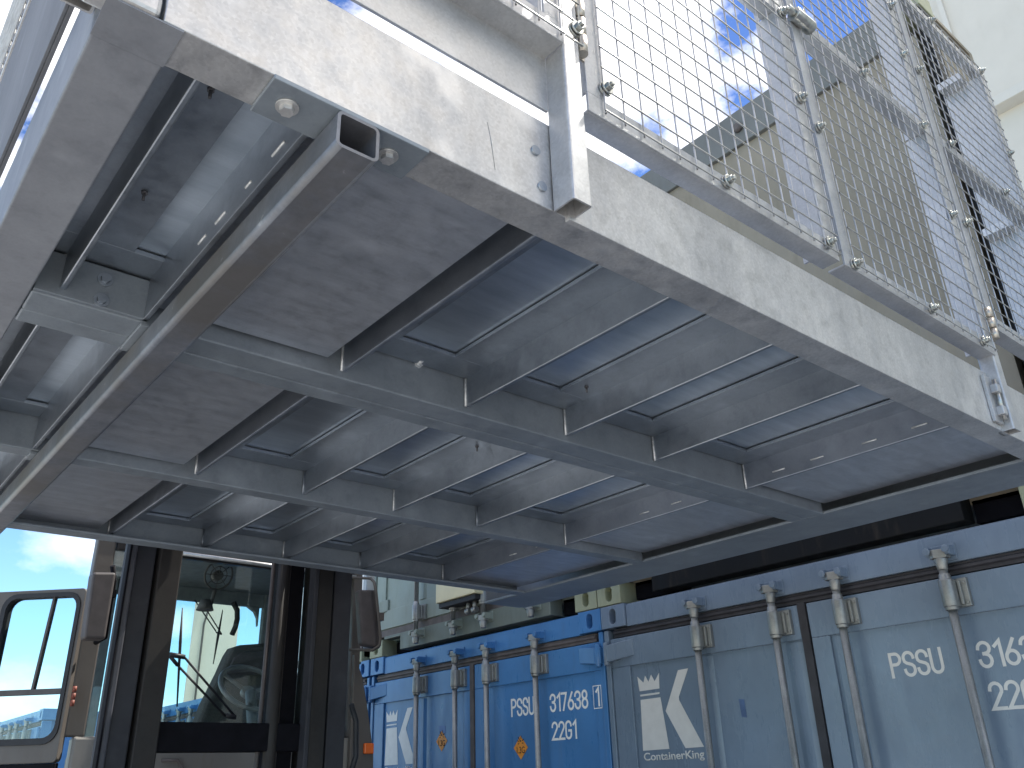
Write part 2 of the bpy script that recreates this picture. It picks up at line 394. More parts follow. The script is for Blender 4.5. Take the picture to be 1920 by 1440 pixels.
# corner gussets closing the frame underneath
for x0, x1, y0, y1 in ((0.13, 0.235, 0.9905, 1.0755),):
    g = MB(); pbox(g, x0, x1, y0, y1, 0.9965, 0.9995); g.build('corner_plate', M_ENDL, plat)
bays = [(1.001, 1.902), (2.0635, 2.954), (2.966, 3.974)]
JX = [0.287, 1.0, 1.42, 1.83, 2.265, 2.80]
for bi, (y0, y1) in enumerate(bays):
    for k, X in enumerate(JX):
        zb = 1.02 if k < 5 else 1.012
        j = MB(); pbox(j, X, X + 0.013, y0 + 0.001, y1 - 0.001, zb, 1.130)
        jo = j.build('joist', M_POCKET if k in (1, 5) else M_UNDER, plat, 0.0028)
        # weld beads at both ends
        wl = MB()
        for yy in (y1 - 0.002,):
            wl.tube([W(X - 0.002, yy - 0.003, zb), W(X - 0.002, yy - 0.003, 1.112)], 0.0032, 6)
        wl.build('weld_bead', M_WELD if bi == 0 or k % 2 else M_UNDER, jo)
        if k == 5:
            for q in range(4 if bi == 0 else 2):
                wl = MB(); yy = y0 + 0.16 + q * 0.19 + random.uniform(-0.02, 0.02)
                wl.tube([W(X - 0.003, yy, 1.045), W(X - 0.003, yy + 0.055, 1.045)], 0.0022, 6)
                wl.build('stitch_weld', M_WELD, jo)
    # flat bearers carrying the deck: one over each joist, one along every beam
    led = MB()
    if bi < 3:
        for k, X in enumerate(JX):
            a, c_ = X - 0.112, X + 0.118
            if k == 0: a = 0.15
            if k == 1: a = 0.955
            if k == 5: c_ = X + 0.02
            pbox(led, a, c_, y0 + 0.10, y1 - 0.1055, 1.1125, 1.1245)
        pbox(led, 0.15, 2.86, y1 - 0.105, y1 - 0.004, 1.1125, 1.1245)
        pbox(led, 0.15, 2.86, y0 + 0.004, y0 + 0.0995, 1.1125, 1.1245)
        pbox(led, 0.505, 0.56, y0 + 0.10, y1 - 0.1055, 1.1125, 1.1245)
    led.build('deck_bearer', M_UNDER, plat, 0.001)
    cap = MB()
    pbox(cap, 0.155, 3.34, y0 + 0.006, y1 - 0.006, 1.1275, 1.1375)
    cap.build('deck_plate', M_DECK, plat)
    # closed fork pockets under the deck at both ends
    for (xa, xb, zp) in ((0.485, 0.951, 1.043), (2.832, 3.345, 1.042)):
        pk = MB(); pbox(pk, xa, xb, y0 + 0.004, y1 - 0.012, zp, zp + 0.008)
        pk.build('pocket_plate', M_PLATE, plat, 0.002)
    fr_ = MB(); pbox(fr_, 0.472, 0.484, y0 + 0.002, y1 - 0.002, 1.004, 1.13)
    fr_.build('pocket_side', M_UNDER, plat, 0.001)
top = MB(); pbox(top, 0.14, 3.66, 1.0, 3.975, 1.218, 1.226)
top.build('deck_top', M_DECK, plat)

# small through-bolts and drip marks on the centre beam web
def hexbolt(mb, c_, ax, r, h):
    c_ = Vector(c_); ax = Vector(ax).normalized()
    mb.tube([c_, c_ + ax * 0.003], r * 1.55, 16)
    mb.tube([c_ + ax * 0.003, c_ + ax * h], r, 6, True, False)
for X in (1.249, 1.848):
    bb = MB(); p0 = Vector(W(X, 1.903, 1.116))
    bb.tube([p0, p0 + Vector((0, -0.008, 0))], 0.011, 6, True, False); bb.tube([p0, p0 + Vector((-0.004, -0.022, 0))], 0.006, 8)
    bb.build('bolt', M_WELD, c1_)
spl = MB(); pbox(spl, 0.238, 0.482, 1.891, 1.9015, 1.004, 1.108)
splo = spl.build('splice_plate', M_CBEAM, plat, 0.0012)
for X, Zz in ((0.375, 1.075), (0.375, 1.02)):
    bb = MB(); hexbolt(bb, W(X, 1.891, Zz), (0, -1, 0), 0.009, 0.009); bb.build('bolt', M_UNDER, splo)
# hanging bolt tips through the bearers
for X, Y, Zz in ((0.345, 1.20, 1.1125), (0.35, 1.56, 1.1125), (1.70, 1.17, 1.1125), (1.78, 1.17, 1.1125), (1.76, 1.72, 1.1125), (1.8, 2.34, 1.1125), (0.345, 2.16, 1.1125)):
    bb = MB(); p0 = Vector(W(X, Y, Zz)); bb.tube([p0, p0 - Vector((0, 0, 0.004))], 0.0055, 8); bb.tube([p0, p0 - Vector((0, 0, 0.017))], 0.0026, 8)
    bb.build('screw_tip', M_SCREW, plat)

# square tube bolted across the underside
def sqtube(y0, y1, x0, x1, z0, z1, t):
    mb = MB()
    n = 4
    def ring(xa, xb, za, zb, r):
        pts = []
        for cx, cz, a0 in ((xb - r, zb - r, 0), (xa + r, zb - r, 90), (xa + r, za + r, 180), (xb - r, za + r, 270)):
            for q in range(n + 1):
                a = R(a0 + 90 * q / n); pts.append((cx + r * math.cos(a), cz + r * math.sin(a)))
        return pts
    o_ = ring(x0, x1, z0, z1, 0.012); i_ = ring(x0 + t, x1 - t, z0 + t, z1 - t, 0.006)
    N = len(o_)
    vo = [[mb.bm.verts.new(W(p[0], y, p[1])) for p in o_] for y in (y0, y1)]
    vi = [[mb.bm.verts.new(W(p[0], y, p[1])) for p in i_] for y in (y0, y1)]
    for k in range(N):
        k2 = (k + 1) % N
        f = mb.bm.faces.new((vo[0][k], vo[0][k2], vo[1][k2], vo[1][k])); f.smooth = (k % 5 != 4)
        f = mb.bm.faces.new((vi[0][k2], vi[0][k], vi[1][k], vi[1][k2]))
        mb.bm.faces.new((vo[0][k2], vo[0][k], vi[0][k], vi[0][k2]))
        mb.bm.faces.new((vo[1][k], vo[1][k2], vi[1][k2], vi[1][k]))
    return mb
mt_, nt, b = newmat('stained_galvanised_tube')
tn1 = noise(nt, 3.0, 5, 0.6, (1, 1, 1)); tn2 = noise(nt, 22, 6, 0.7)
tc0 = ramp(nt, tn2.outputs['Fac'], [(0.3, (0.15, 0.165, 0.195)), (0.7, (0.25, 0.265, 0.30))])
tgx = nt.nodes.new('ShaderNodeTexCoord'); tsx = nt.nodes.new('ShaderNodeSeparateXYZ'); nt.links.new(tgx.outputs['Object'], tsx.inputs[0])
tbr = ramp(nt, tn1.outputs['Fac'], [(0.45, 0.0), (0.62, 0.75)])
tcol = mixc(nt, tbr.outputs['Color'], tc0.outputs['Color'], (0.165, 0.155, 0.145))
tsp = ramp(nt, tn2.outputs['Fac'], [(0.66, 0.0), (0.74, 0.6)])
tcol = mixc(nt, tsp.outputs['Color'], tcol, (0.5, 0.51, 0.53))
nt.links.new(tcol, b.inputs['Base Color']); b.inputs['Metallic'].default_value = 0.6; b.inputs['Roughness'].default_value = 0.5
bump(nt, b, tn2.outputs['Fac'], 0.15, 0.002)
tube = sqtube(0.985, 4.02, 0.484, 0.562, 0.917, 0.9895, 0.006).build('cross_tube', mt_, plat)
tube['label'] = 'square cross tube with open near end'
fp = MB(); pbox(fp, 0.374, 0.662, 0.985, 1.075, 0.9895, 0.9985)
fpo = fp.build('flange_plate', M_CBEAM, plat, 0.0012)
for X, Y in ((0.417, 1.03), (0.607, 1.033)):
    bb = MB(); hexbolt(bb, W(X, Y, 0.9895), (0, 0, -1), 0.010, 0.011); bb.build('bolt', M_BEAM, fpo)
fp = MB(); pbox(fp, 0.470, 0.575, 1.896, 2.055, 0.9895, 0.9985); fp.build('flange_plate', M_CBEAM, plat, 0.0012)
fp = MB(); pbox(fp, 0.470, 0.575, 2.955, 3.03, 0.9895, 0.9985); fp.build('flange_plate', M_CBEAM, plat, 0.0012)
for a, b2 in ((1.16, 1.21), (1.30, 1.325), (1.42, 1.47), (1.52, 1.56)):
    wl = MB(); wl.tube([W(0.4715, a, 1.035), W(0.4715, b2, 1.035)], 0.0022, 6)
    wl.build('stitch_weld', M_WELD, plat)

# posts hanging from the side
def sqpost(x0, x1, y0, y1, z0, z1, t=0.004):
    mb = MB(); pts = []
    def loop(d, r):
        o = []
        for cx, cy, a0 in ((x1 - d - r, y1 - d - r, 0), (x0 + d + r, y1 - d - r, 90), (x0 + d + r, y0 + d + r, 180), (x1 - d - r, y0 + d + r, 270)):
            for q in range(4):
                a = R(a0 + 30 * q); o.append((cx + r * math.cos(a), cy + r * math.sin(a)))
        return o
    A = loop(0, 0.006); B = loop(t, 0.003); N = len(A)
    vA = [[mb.bm.verts.new(W(p[0], p[1], z)) for p in A] for z in (z0, z1)]
    vB = [[mb.bm.verts.new(W(p[0], p[1], z)) for p in B] for z in (z0, z1)]
    for k in range(N):
        k2 = (k + 1) % N
        mb.bm.faces.new((vA[0][k], vA[0][k2], vA[1][k2], vA[1][k]))
        mb.bm.faces.new((vB[0][k2], vB[0][k], vB[1][k], vB[1][k2]))
        mb.bm.faces.new((vA[0][k2], vA[0][k], vB[0][k], vB[0][k2]))
        mb.bm.faces.new((vA[1][k], vA[1][k2], vB[1][k2], vB[1][k]))
    return mb
sqpost(0.953, 1.003, 0.929, 0.989, 0.996, 3.13).build('post', M_MESHF, plat)
sqpost(2.965, 3.017, 0.952, 1.006, 1.0, 3.13).build('post', M_MESHF, plat)
tp = MB(); pbox(tp, 0.235, 0.952, 0.983, 0.99, 1.243, 1.392); tp.build('toe_plate', M_MESHF, plat, 0.001)
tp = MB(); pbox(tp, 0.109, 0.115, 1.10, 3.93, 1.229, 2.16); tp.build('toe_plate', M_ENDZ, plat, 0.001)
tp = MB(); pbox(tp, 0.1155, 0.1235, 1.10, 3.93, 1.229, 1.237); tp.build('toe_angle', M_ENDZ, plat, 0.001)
sqpost(0.079, 0.1285, 1.038, 1.095, 1.05, 3.13).build('post', M_BEAM, plat)
# latch on the right-hand post
lt_ = MB(); pbox(lt_, 2.90, 2.96, 0.978, 0.989, 1.02, 1.19)
lto = lt_.build('latch_plate', M_MESHF, plat, 0.001)
for Zz in (1.06, 1.14):
    q = MB(); pbox(q, 2.925, 2.955, 0.955, 0.979, Zz - 0.016, Zz + 0.016); q.build('latch_lug', M_MESHF, lto, 0.003)
q = MB(); q.tube([W(2.945, 0.966, 1.03), W(2.945, 0.966, 1.175)], 0.006, 10); q.build('latch_pin', M_BOLT, lto)

# caged panels: angle frame, welded wire mesh, clamps
WR = 0.0018
def mesh_wires(x0, x1, z0, z1, y, px=0.0615, pz=0.0615):
    mb = MB()
    n = int(round((x1 - x0) / px)); m = int(round((z1 - z0) / pz))
    for i in range(n + 1):
        X = x0 + (x1 - x0) * i / n
        mb.tube([W(X, y, z0 - 0.004), W(X, y, z1 + 0.004)], WR, 6, False)
    for k in range(m + 1):
        Z_ = z0 + (z1 - z0) * k / m
        mb.tube([W(x0 - 0.006, y - 0.0045, Z_), W(x1 + 0.006, y - 0.0045, Z_)], WR, 6, False)
    return mb
def clamp(parent, X, Z_, y=0.94):
    c_ = Vector(W(X, y, Z_)); mb = MB()
    mb.tube([c_ + Vector((0, 0.006, 0)), c_ + Vector((0, 0.001, 0))], 0.0145, 16)
    mb.tube([c_ + Vector((0, -0.001, 0)), c_ + Vector((0, -0.0045, 0))], 0.0135, 16)
    mb.tube([c_ + Vector((0, -0.0045, 0)), c_ + Vector((0, -0.0125, 0))], 0.0088, 6, True, False)
    mb.tube([c_ + Vector((0, -0.012, 0)), c_ + Vector((0, -0.018, 0))], 0.0048, 10)
    mb.build('mesh_clamp', M_BOLT, parent, 0.0008)
def gate(name, x0, x1, z0, z1, zm, clamps, yf=0.948, inner=0.054, leg=0.052, t=0.006, label=None, rstile=0.075, both=True):
    mb = MB()
    # bottom, middle and top angles: front leg then inward leg
    for za, zb, zi in ((z0, z0 + leg, z0), (zm, zm + leg, zm), (z1 - leg, z1, z1 - t)):
        pbox(mb, x0, x1, yf, yf + t, za, zb)
        pbox(mb, x0 + 0.001, x1 - 0.001, yf + t, yf + inner, zi, zi + t)
    for (a, b3) in ((z0 + leg, zm), (zm + leg, z1 - leg)):
        pbox(mb, x0, x0 + leg, yf + 0.0005, yf + t, a, b3)
        pbox(mb, x1 - leg, x1, yf + 0.0005, yf + t, a, b3)
        pbox(mb, x0, x0 + t, yf + t, yf + inner, a, b3)
    o = mb.build(name, M_MESHF, plat, 0.0008, 1)
    if label: o['label'] = label
    ib = MB()
    for (a, b3) in ((z0 + t + 0.001, zm - 0.001), (zm + t + 0.001, z1 - leg)):
        pbox(ib, x1 - leg - t, x1 - leg, yf + t, yf + rstile, a, b3)
    ib.build('stile_angle', M_MESHF, o, 0.0006, 1)
    w = mesh_wires(x0 + 0.046, x1 - 0.012, z0 + 0.014, z1 - 0.012, yf - 0.006)
    w.build('wire_mesh', M_WIRE, o)
    for X, Z_ in clamps: clamp(o, X, Z_, yf - 0.008)
    return o
gate('mesh_gate', 1.036, 2.0, 1.27, 3.13, 2.19, [(1.09, 1.355), (1.5, 1.3), (1.945, 1.305), (1.968, 1.834), (1.97, 2.19), (1.722, 2.21), (1.09, 2.21), (1.5, 3.1), (1.09, 1.8)],
     label='mesh gate beside the near hanging post')
gate('mesh_gate', 2.028, 2.978, 1.27, 3.13, 2.215, [(2.073, 1.285), (2.523, 1.296), (2.88, 1.292), (2.042, 1.76), (2.075, 2.25), (2.475, 2.24), (2.911, 2.604), (2.907, 2.235), (2.929, 1.828), (2.943, 2.9)],
     label='middle mesh gate')
gate('mesh_gate', 3.022, 3.945, 1.40, 3.14, 2.225, [(2.993 + 0.05, 2.603), (3.15, 2.27), (3.398, 3.12), (3.904, 3.12), (3.913, 2.61), (3.643, 2.26), (3.06, 1.85), (3.5, 1.42)],
     label='end mesh panel farthest along the platform')
g0 = gate('mesh_panel', 0.10, 0.952, 1.386, 3.13, 2.2, [(0.55, 1.41), (0.18, 1.45)], yf=0.925, inner=0.062, label='fixed mesh panel above the toe plate')
mw = MB(); mw.tube([W(0.95, 0.916, 1.40), W(1.0, 0.916, 1.40)], WR, 6)
for z_ in (1.46, 1.52, 1.58): mw.tube([W(0.94, 0.916, z_), W(0.997, 0.916, z_)], WR, 6)
mw.tube([W(0.997, 0.918, 1.40), W(0.997, 0.918, 3.1)], WR, 6)
mw.build('wire_end', M_WIRE, g0)
clamp(g0, 0.985, 1.441, 0.917)
# mesh side on the left-hand end
es = MB()
for z_ in (2.17, 3.08): pbox(es, 0.104, 0.11, 1.10, 3.93, z_, z_ + 0.05); pbox(es, 0.1105, 0.15, 1.10, 3.93, z_, z_ + 0.006)
for y_ in (1.11, 1.98, 2.95, 3.88): pbox(es, 0.1045, 0.1095, y_, y_ + 0.05, 2.221, 3.079)
eo = es.build('mesh_panel', M_BEAM, plat, 0.0008, 1); eo['label'] = 'fixed mesh panel across the left end'
mw = MB()
for i in range(46): yy = 1.12 + i * 0.0615; mw.tube([W(0.1005, yy, 2.18), W(0.1005, yy, 3.12)], WR, 5, False)
for k in range(16): zz = 2.185 + k * 0.0615; mw.tube([W(0.0965, 1.10, zz), W(0.0965, 3.92, zz)], WR, 5, False)
mw.build('wire_mesh', M_WIRE, eo)
# rail frame at the far end of the cage
rf = MB(); pbox(rf, 3.90, 3.907, 1.01, 1.125, 1.41, 3.12)
rfo = rf.build('end_plate', M_MESHF, plat, 0.001)
for z_ in (2.205, 3.085):
    q = MB(); pbox(q, 3.835, 3.8995, 1.01, 1.125, z_, z_ + 0.01); pbox(q, 3.828, 3.8345, 1.01, 1.125, z_, z_ + 0.04); q.build('end_bracket', M_BEAM, rfo, 0.001)
# gate hinges
for X, za, zb, y_ in ((1.020, 1.405, 1.56, 0.938), (3.0, 1.335, 1.46, 0.94), (1.020, 2.7, 2.85, 0.938)):
    hb = MB(); n_ = 3; dz = (zb - za) / n_
    for q in range(n_): hb.tube([W(X, y_, za + q * dz + 0.002), W(X, y_, za + (q + 1) * dz - 0.002)], 0.0105, 14)
    pbox(hb, X - 0.014, X + 0.016, 0.948, 0.953, za, zb)
    hb.build('gate_hinge', M_HINGE, plat)
# latch barrel on the middle gate joint
lb = MB(); lb.tube([W(2.02, 0.93, 2.21), W(2.12, 0.93, 2.21)], 0.019, 14); lb.tube([W(1.985, 0.93, 2.21), W(2.02, 0.93, 2.21)], 0.011, 12)
lb.build('gate_latch', M_BOLT, plat, 0.001)

# ------------------------------------------------------------------ containers
CX = 3.48
def bracketed_text(s, fit, z0, z1, name, mat, parent, P, bold=0.012, d=-0.003, extr=0.0012):
    cu = bpy.data.curves.new('lettering', 'FONT'); cu.body = s; cu.size = 1; cu.offset = bold; cu.extrude = 0
    ob = bpy.data.objects.new('lettering', cu); COL.objects.link(ob)
    dg = bpy.context.evaluated_depsgraph_get(); dg.update()
    me0 = bpy.data.meshes.new_from_object(ob.evaluated_get(dg))
    bpy.data.objects.remove(ob)
    xs = [v.co.x for v in me0.vertices]; ys = [v.co.y for v in me0.vertices]
    ax, bx, ay, by = min(xs), max(xs), min(ys), max(ys)
    mb = MB(); mb.bm.from_mesh(me0); bpy.data.meshes.remove(me0)
    ex = bmesh.ops.extrude_face_region(mb.bm, geom=mb.bm.faces[:])
    for v in [g for g in ex['geom'] if isinstance(g, bmesh.types.BMVert)]: v.co.z += 1.0
    for v in mb.bm.verts:
        x = fit[0] + (v.co.x - ax) / (bx - ax) * (fit[1] - fit[0]); z = z0 + (v.co.y - ay) / (by - ay) * (z1 - z0)
        v.co = Vector(P(x, d - extr * v.co.z, z))
    return mb.build(name, mat, parent)

def _arc(cx, cy, rx, ry, a0, a1, n=10):
    return [(cx + rx * math.cos(R(a0 + (a1 - a0) * q / n)), cy + ry * math.sin(R(a0 + (a1 - a0) * q / n))) for q in range(n + 1)]
GLYPH = {
    'P': [[(0, 0), (0, 1.0)], [(0, 1.0)] + _arc(.25, .76, .25, .24, 90, -90) + [(0, .52)]],
    'S': [_arc(.25, .76, .25, .24, 0, 180)[0:] + [(.03, .62), (.12, .545), (.38, .455), (.47, .38)] + _arc(.25, .24, .25, .24, 0, -180)],
    'U': [[(0, 1.0)] + _arc(.25, .25, .25, .25, 180, 360) + [(.5, 1.0)]],
    '3': [_arc(.25, .765, .25, .235, 180, -60) + [(.22, .535)], [(.22, .535)] + _arc(.25, .265, .25, .265, 60, -180)],
    '1': [[(.04, .80), (.28, 1.0), (.28, 0)]],
    '7': [[(0, 1.0), (.5, 1.0), (.17, 0)]],
    '6': [_arc(.25, .27, .25, .27, 90, 450, 18), [(.40, 1.0), (.04, .42)]],
    '8': [_arc(.25, .765, .215, .235, 90, 450, 18), _arc(.25, .265, .25, .265, 90, 450, 18)],
    '2': [_arc(.25, .75, .25, .25, 180, -25) + [(0, 0), (.52, 0)]],
    'G': [_arc(.25, .75, .25, .25, 0, 180) + _arc(.25, .25, .25, .25, 180, 360) + [(.5, .46), (.27, .46)]],
}
def strokes(text, l0, l1, z0, z1, mat, parent, P, d, wt_=0.20):
    """condensed stencil-style lettering painted on the door"""
    h = z1 - z0; n = len(text); adv = [0.42 if c == '1' else 0.62 for c in text]
    tot = sum(adv) - 0.12; k = (l1 - l0) / tot
    mb = MB(); x = 0; lay = 0
    hw = wt_ * 0.5
    for c, a in zip(text, adv):
        for pl_ in GLYPH[c]:
            lay += 1; dd = d - 0.00012 * (lay % 3)
            pts = [(l0 + (x + hw * .5 + px * (1 - hw)) * k, z0 + hw * h * 0.62 + py * (h - hw * h * 1.24)) for px, py in pl_]
            w_ = hw * h * 0.62
            Lp, Rp = [], []
            for q in range(len(pts)):
                p_ = Vector(pts[q])
                t0 = (p_ - Vector(pts[q - 1])).normalized() if q > 0 else None
                t1 = (Vector(pts[q + 1]) - p_).normalized() if q < len(pts) - 1 else None
                if q == 0 and (Vector(pts[0]) - Vector(pts[-1])).length < 1e-6: t0 = (Vector(pts[0]) - Vector(pts[-2])).normalized()
                if q == len(pts) - 1 and (Vector(pts[0]) - Vector(pts[-1])).length < 1e-6: t1 = (Vector(pts[1]) - Vector(pts[0])).normalized()
                tt = (t0 or t1) if (t0 is None or t1 is None) else (t0 + t1).normalized()
                nn = Vector((-tt.y, tt.x)); sc = w_
                if t0 is not None and t1 is not None: sc = w_ / max(0.45, nn.dot(Vector((-t0.y, t0.x))))
                e = Vector((0, 0))
                if t0 is None: e = -tt * w_ * 0.9
                if t1 is None: e = tt * w_ * 0.9
                Lp.append(p_ + nn * sc + e); Rp.append(p_ - nn * sc + e)
            A = [mb.bm.verts.new(P(v.x, dd, v.y)) for v in Lp]; B = [mb.bm.verts.new(P(v.x, dd, v.y)) for v in Rp]
            for q in range(len(A) - 1): mb.bm.faces.new((A[q], A[q + 1], B[q + 1], B[q]))
        x += a
    return mb.build('lettering', mat, parent)

def casting(mb, P, l0, z0, w=0.176, h=0.118, dep=0.16, d0=-0.012):
    """corner casting: block with an oval hole in its front face"""
    N = 28; cx, cz = l0 + w / 2, z0 + h / 2
    out, inn = [], []
    for i in range(N):
        a = 2 * math.pi * i / N + math.pi / 4
        ca, sa = math.cos(a), math.sin(a)
        k = 1 / max(abs(ca), abs(sa)); out.append((cx + ca * k * w / 2, cz + sa * k * h / 2))
        inn.append((cx + 0.026 * ca, cz + 0.014 * (1 if sa > 0 else -1) + 0.026 * sa))
    A = [mb.bm.verts.new(P(p[0], d0, p[1])) for p in out]; B = [mb.bm.verts.new(P(p[0], d0, p[1])) for p in inn]
    D = [mb.bm.verts.new(P(p[0], d0 + 0.05, p[1])) for p in inn]; E = [mb.bm.verts.new(P(p[0], d0 + dep, p[1])) for p in out]
    for i in range(N):
        j = (i + 1) % N
        mb.bm.faces.new((A[i], A[j], B[j], B[i])); mb.bm.faces.new((B[i], B[j], D[j], D[i])); mb.bm.faces.new((A[j], A[i], E[i], E[j]))
    mb.bm.faces.new(D[::-1]); mb.bm.faces.new(E)

def container(Yl, z0, mat, label, castmat=None, castlab=None, doors=True, logo=False, logomat=None, code=None, code2=None, num=None, boxed=None, placards=(), patch=(), group='shipping containers in the stack', rods=(0.672, 1.118, 1.447, 1.912), full=True, face=CX, width=2.438, dep=6.0):
    t = thing('shipping_container', (face + 3.0, Yl - width / 2, z0), label, 'container', group)
    P = lambda lx, d, z: (face + d, Yl - lx, z0 + z)
    castmat = castmat or mat
    Wd = width
    def bx(mb, l0, l1, d0, d1, za, zb): return mb.box(P(l0, d0, za), P(l1, d1, zb))
    # frame
    fr = MB()
    for l0 in (0.003, Wd - 0.035): bx(fr, l0, l0 + 0.032, 0.0, 0.10, 0.12, 2.47)
    hd = fr if doors else MB()
    bx(hd, 0.18, Wd - 0.18, 0.0, 0.10, 2.472 if doors else 2.352, 2.585)
    if not doors: bx(fr, 0.066, Wd - 0.066, 0.004, 0.095, 0.1405, 0.42)  # near-black band on the lower wall, standing in for shade
    bx(hd, 0.18, Wd - 0.18, 0.012, 0.10, 2.585, 2.592)
    bx(fr, 0.40, Wd - 0.40, 0.0, 0.10, 0.022, 0.14)
    bx(fr, 0.18, 0.3995, 0.30, 0.33, 0.022, 0.14); bx(fr, Wd - 0.3995, Wd - 0.18, 0.30, 0.33, 0.022, 0.14)
    bx(fr, 0.18, 0.3995, 0.0, 0.0595, 0.118, 0.14); bx(fr, Wd - 0.3995, Wd - 0.18, 0.0, 0.0595, 0.118, 0.14)
    for l0, l1 in ((0.185, 0.398), (Wd - 0.398, Wd - 0.185)):
        pk_ = MB(); bx(pk_, l0, l1, 0.11, 0.29, 0.024, 0.116); pk_.build('pocket_shade_block', M_DARK, t)  # dark block fills each fork pocket in place of the shade inside
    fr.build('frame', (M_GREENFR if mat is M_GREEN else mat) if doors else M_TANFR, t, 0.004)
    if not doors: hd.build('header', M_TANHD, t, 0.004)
    # shell: corrugated sides, roof, floor
    sh = MB()
    n = int(7 * dep)
    for side, sg in ((0.03, 1), (Wd - 0.03, -1)):
        pts = []
        for i in range(n + 1):
            d = 0.1 + (dep - 0.1) * i / n
            pts.append((d, side + sg * (0.03 if i % 2 else 0.0)))
        a = [sh.bm.verts.new(P(p[1], p[0], 0.14)) for p in pts]; b4 = [sh.bm.verts.new(P(p[1], p[0], 2.55)) for p in pts]
        for i in range(n): sh.bm.faces.new((a[i], a[i + 1], b4[i + 1], b4[i]))
    bx(sh, 0.02, Wd - 0.02, 0.11, dep, 2.55, 2.575); bx(sh, 0.02, Wd - 0.02, 0.11, dep, 0.10, 0.13); bx(sh, 0.02, Wd - 0.02, dep - 0.04, dep, 0.131, 2.549)
    sh.build('shell', mat, t)
    for l0, zc in ((0.0, 2.477), (Wd - 0.176, 2.477), (0.0, 0.0), (Wd - 0.176, 0.0)):
        cm = MB(); casting(cm, P, l0, zc); co = cm.build('corner_casting', castmat, t, 0.004)
    if not doors:
        # closed front wall with shallow wide ribs
        pts = []
        x = 0.066
        fw = MB()
        prof = [(0.066, 0.02)]
        while x < Wd - 0.25:
            prof += [(x + 0.07, 0.02), (x + 0.10, 0.026), (x + 0.20, 0.026), (x + 0.23, 0.02)]; x += 0.25
        prof += [(Wd - 0.066, 0.02), (Wd - 0.066, 0.09), (0.066, 0.09)]
        fw.prism([P(a, b5, 0.421) for a, b5 in prof], Vector((0, 0, 1.93)))
        fw.build('front_wall', mat, t)
        q = MB(); c_ = Vector(P(1.37, 0.0, 2.46)); q.tube([c_, c_ + Vector((-0.02, 0, 0)), c_ + Vector((-0.03, 0, 0))], [0.03, 0.03, 0.018], 14); q.build('lifting_boss', M_GASK, t)
        return t, P
    # doors with raised border, recessed sheet
    ds = []
    for l0, l1 in ((0.038, 1.214), (1.258, Wd - 0.038)):
        d = MB()
        bx(d, l0, l1, 0.022, 0.06, 0.19, 2.425)
        ln = 'l' if l0 < 1 else 'r'
        bx(d, l0 + 0.002, l1 - 0.002, 0.008, 0.0225, 2.272, 2.421)
        bx(d, l0 + 0.002, l1 - 0.002, 0.008, 0.0225, 0.194, 0.33)
        if ln == 'l':
            bx(d, l0 + 0.002, l0 + 0.13, 0.008, 0.0225, 0.3305, 2.2715)
        else:
            bx(d, l1 - 0.055, l1 - 0.002, 0.008, 0.0225, 0.3305, 2.2715)
            bx(d, l0 + 0.002, l0 + 0.09, 0.008, 0.0225, 0.3305, 2.2715)
        # shallow pressed flutes
        for fx in ((l0 + 0.62, l1 - 0.05) if ln == 'l' else (l0 + 0.13,)):
            d.prism([P(fx - 0.05, 0.0225, 0.34), P(fx - 0.02, 0.012, 0.34), P(fx + 0.02, 0.012, 0.34), P(fx + 0.05, 0.0225, 0.34)], Vector((0, 0, 1.925)))
        ds.append(d.build('door', mat, t, 0.003))
    gk = MB()
    bx(gk, 0.066, Wd - 0.066, 0.014, 0.05, 2.427, 2.470)
    bx(gk, 1.2165, 1.2555, 0.002, 0.05, 0.19, 2.4265)
    bx(gk, 1.19, 1.28, 0.010, 0.03, 2.4705, 2.476)
    bx(gk, 0.066, Wd - 0.066, 0.014, 0.05, 0.142, 0.188)
    gk.prism([P(0.07, 0.014, 2.440), P(0.07, 0.004, 2.446), P(0.07, 0.004, 2.456), P(0.07, 0.014, 2.462)], Vector(P(Wd - 0.07, 0, 0)) - Vector(P(0.07, 0, 0)))
    gk.build('door_gasket', M_GASKD if mat is M_GREY else M_GASK, t)
    # hinges
    for di, (hl, sg) in enumerate(((0.0, 1), (Wd, -1))):
        for hz in (2.345, 1.6, 0.9, 0.35):
            h = MB()
            for za, zb in ((hz - 0.045, hz + 0.045),):
                h.prism([P(hl + sg * 0.01, -0.022, za), P(hl + sg * 0.05, -0.032, za), P(hl + sg * 0.13, -0.012, za + 0.012), P(hl + sg * 0.205, 0.006, za + 0.02), P(hl + sg * 0.205, 0.02, za + 0.02), P(hl + sg * 0.01, 0.02, za)], Vector((0, 0, 0.088)))
            h.tube([P(hl + sg * 0.03, -0.018, hz - 0.06), P(hl + sg * 0.03, -0.018, hz + 0.06)], 0.016, 12)
            h.build('door_hinge', mat, ds[di], 0.005)
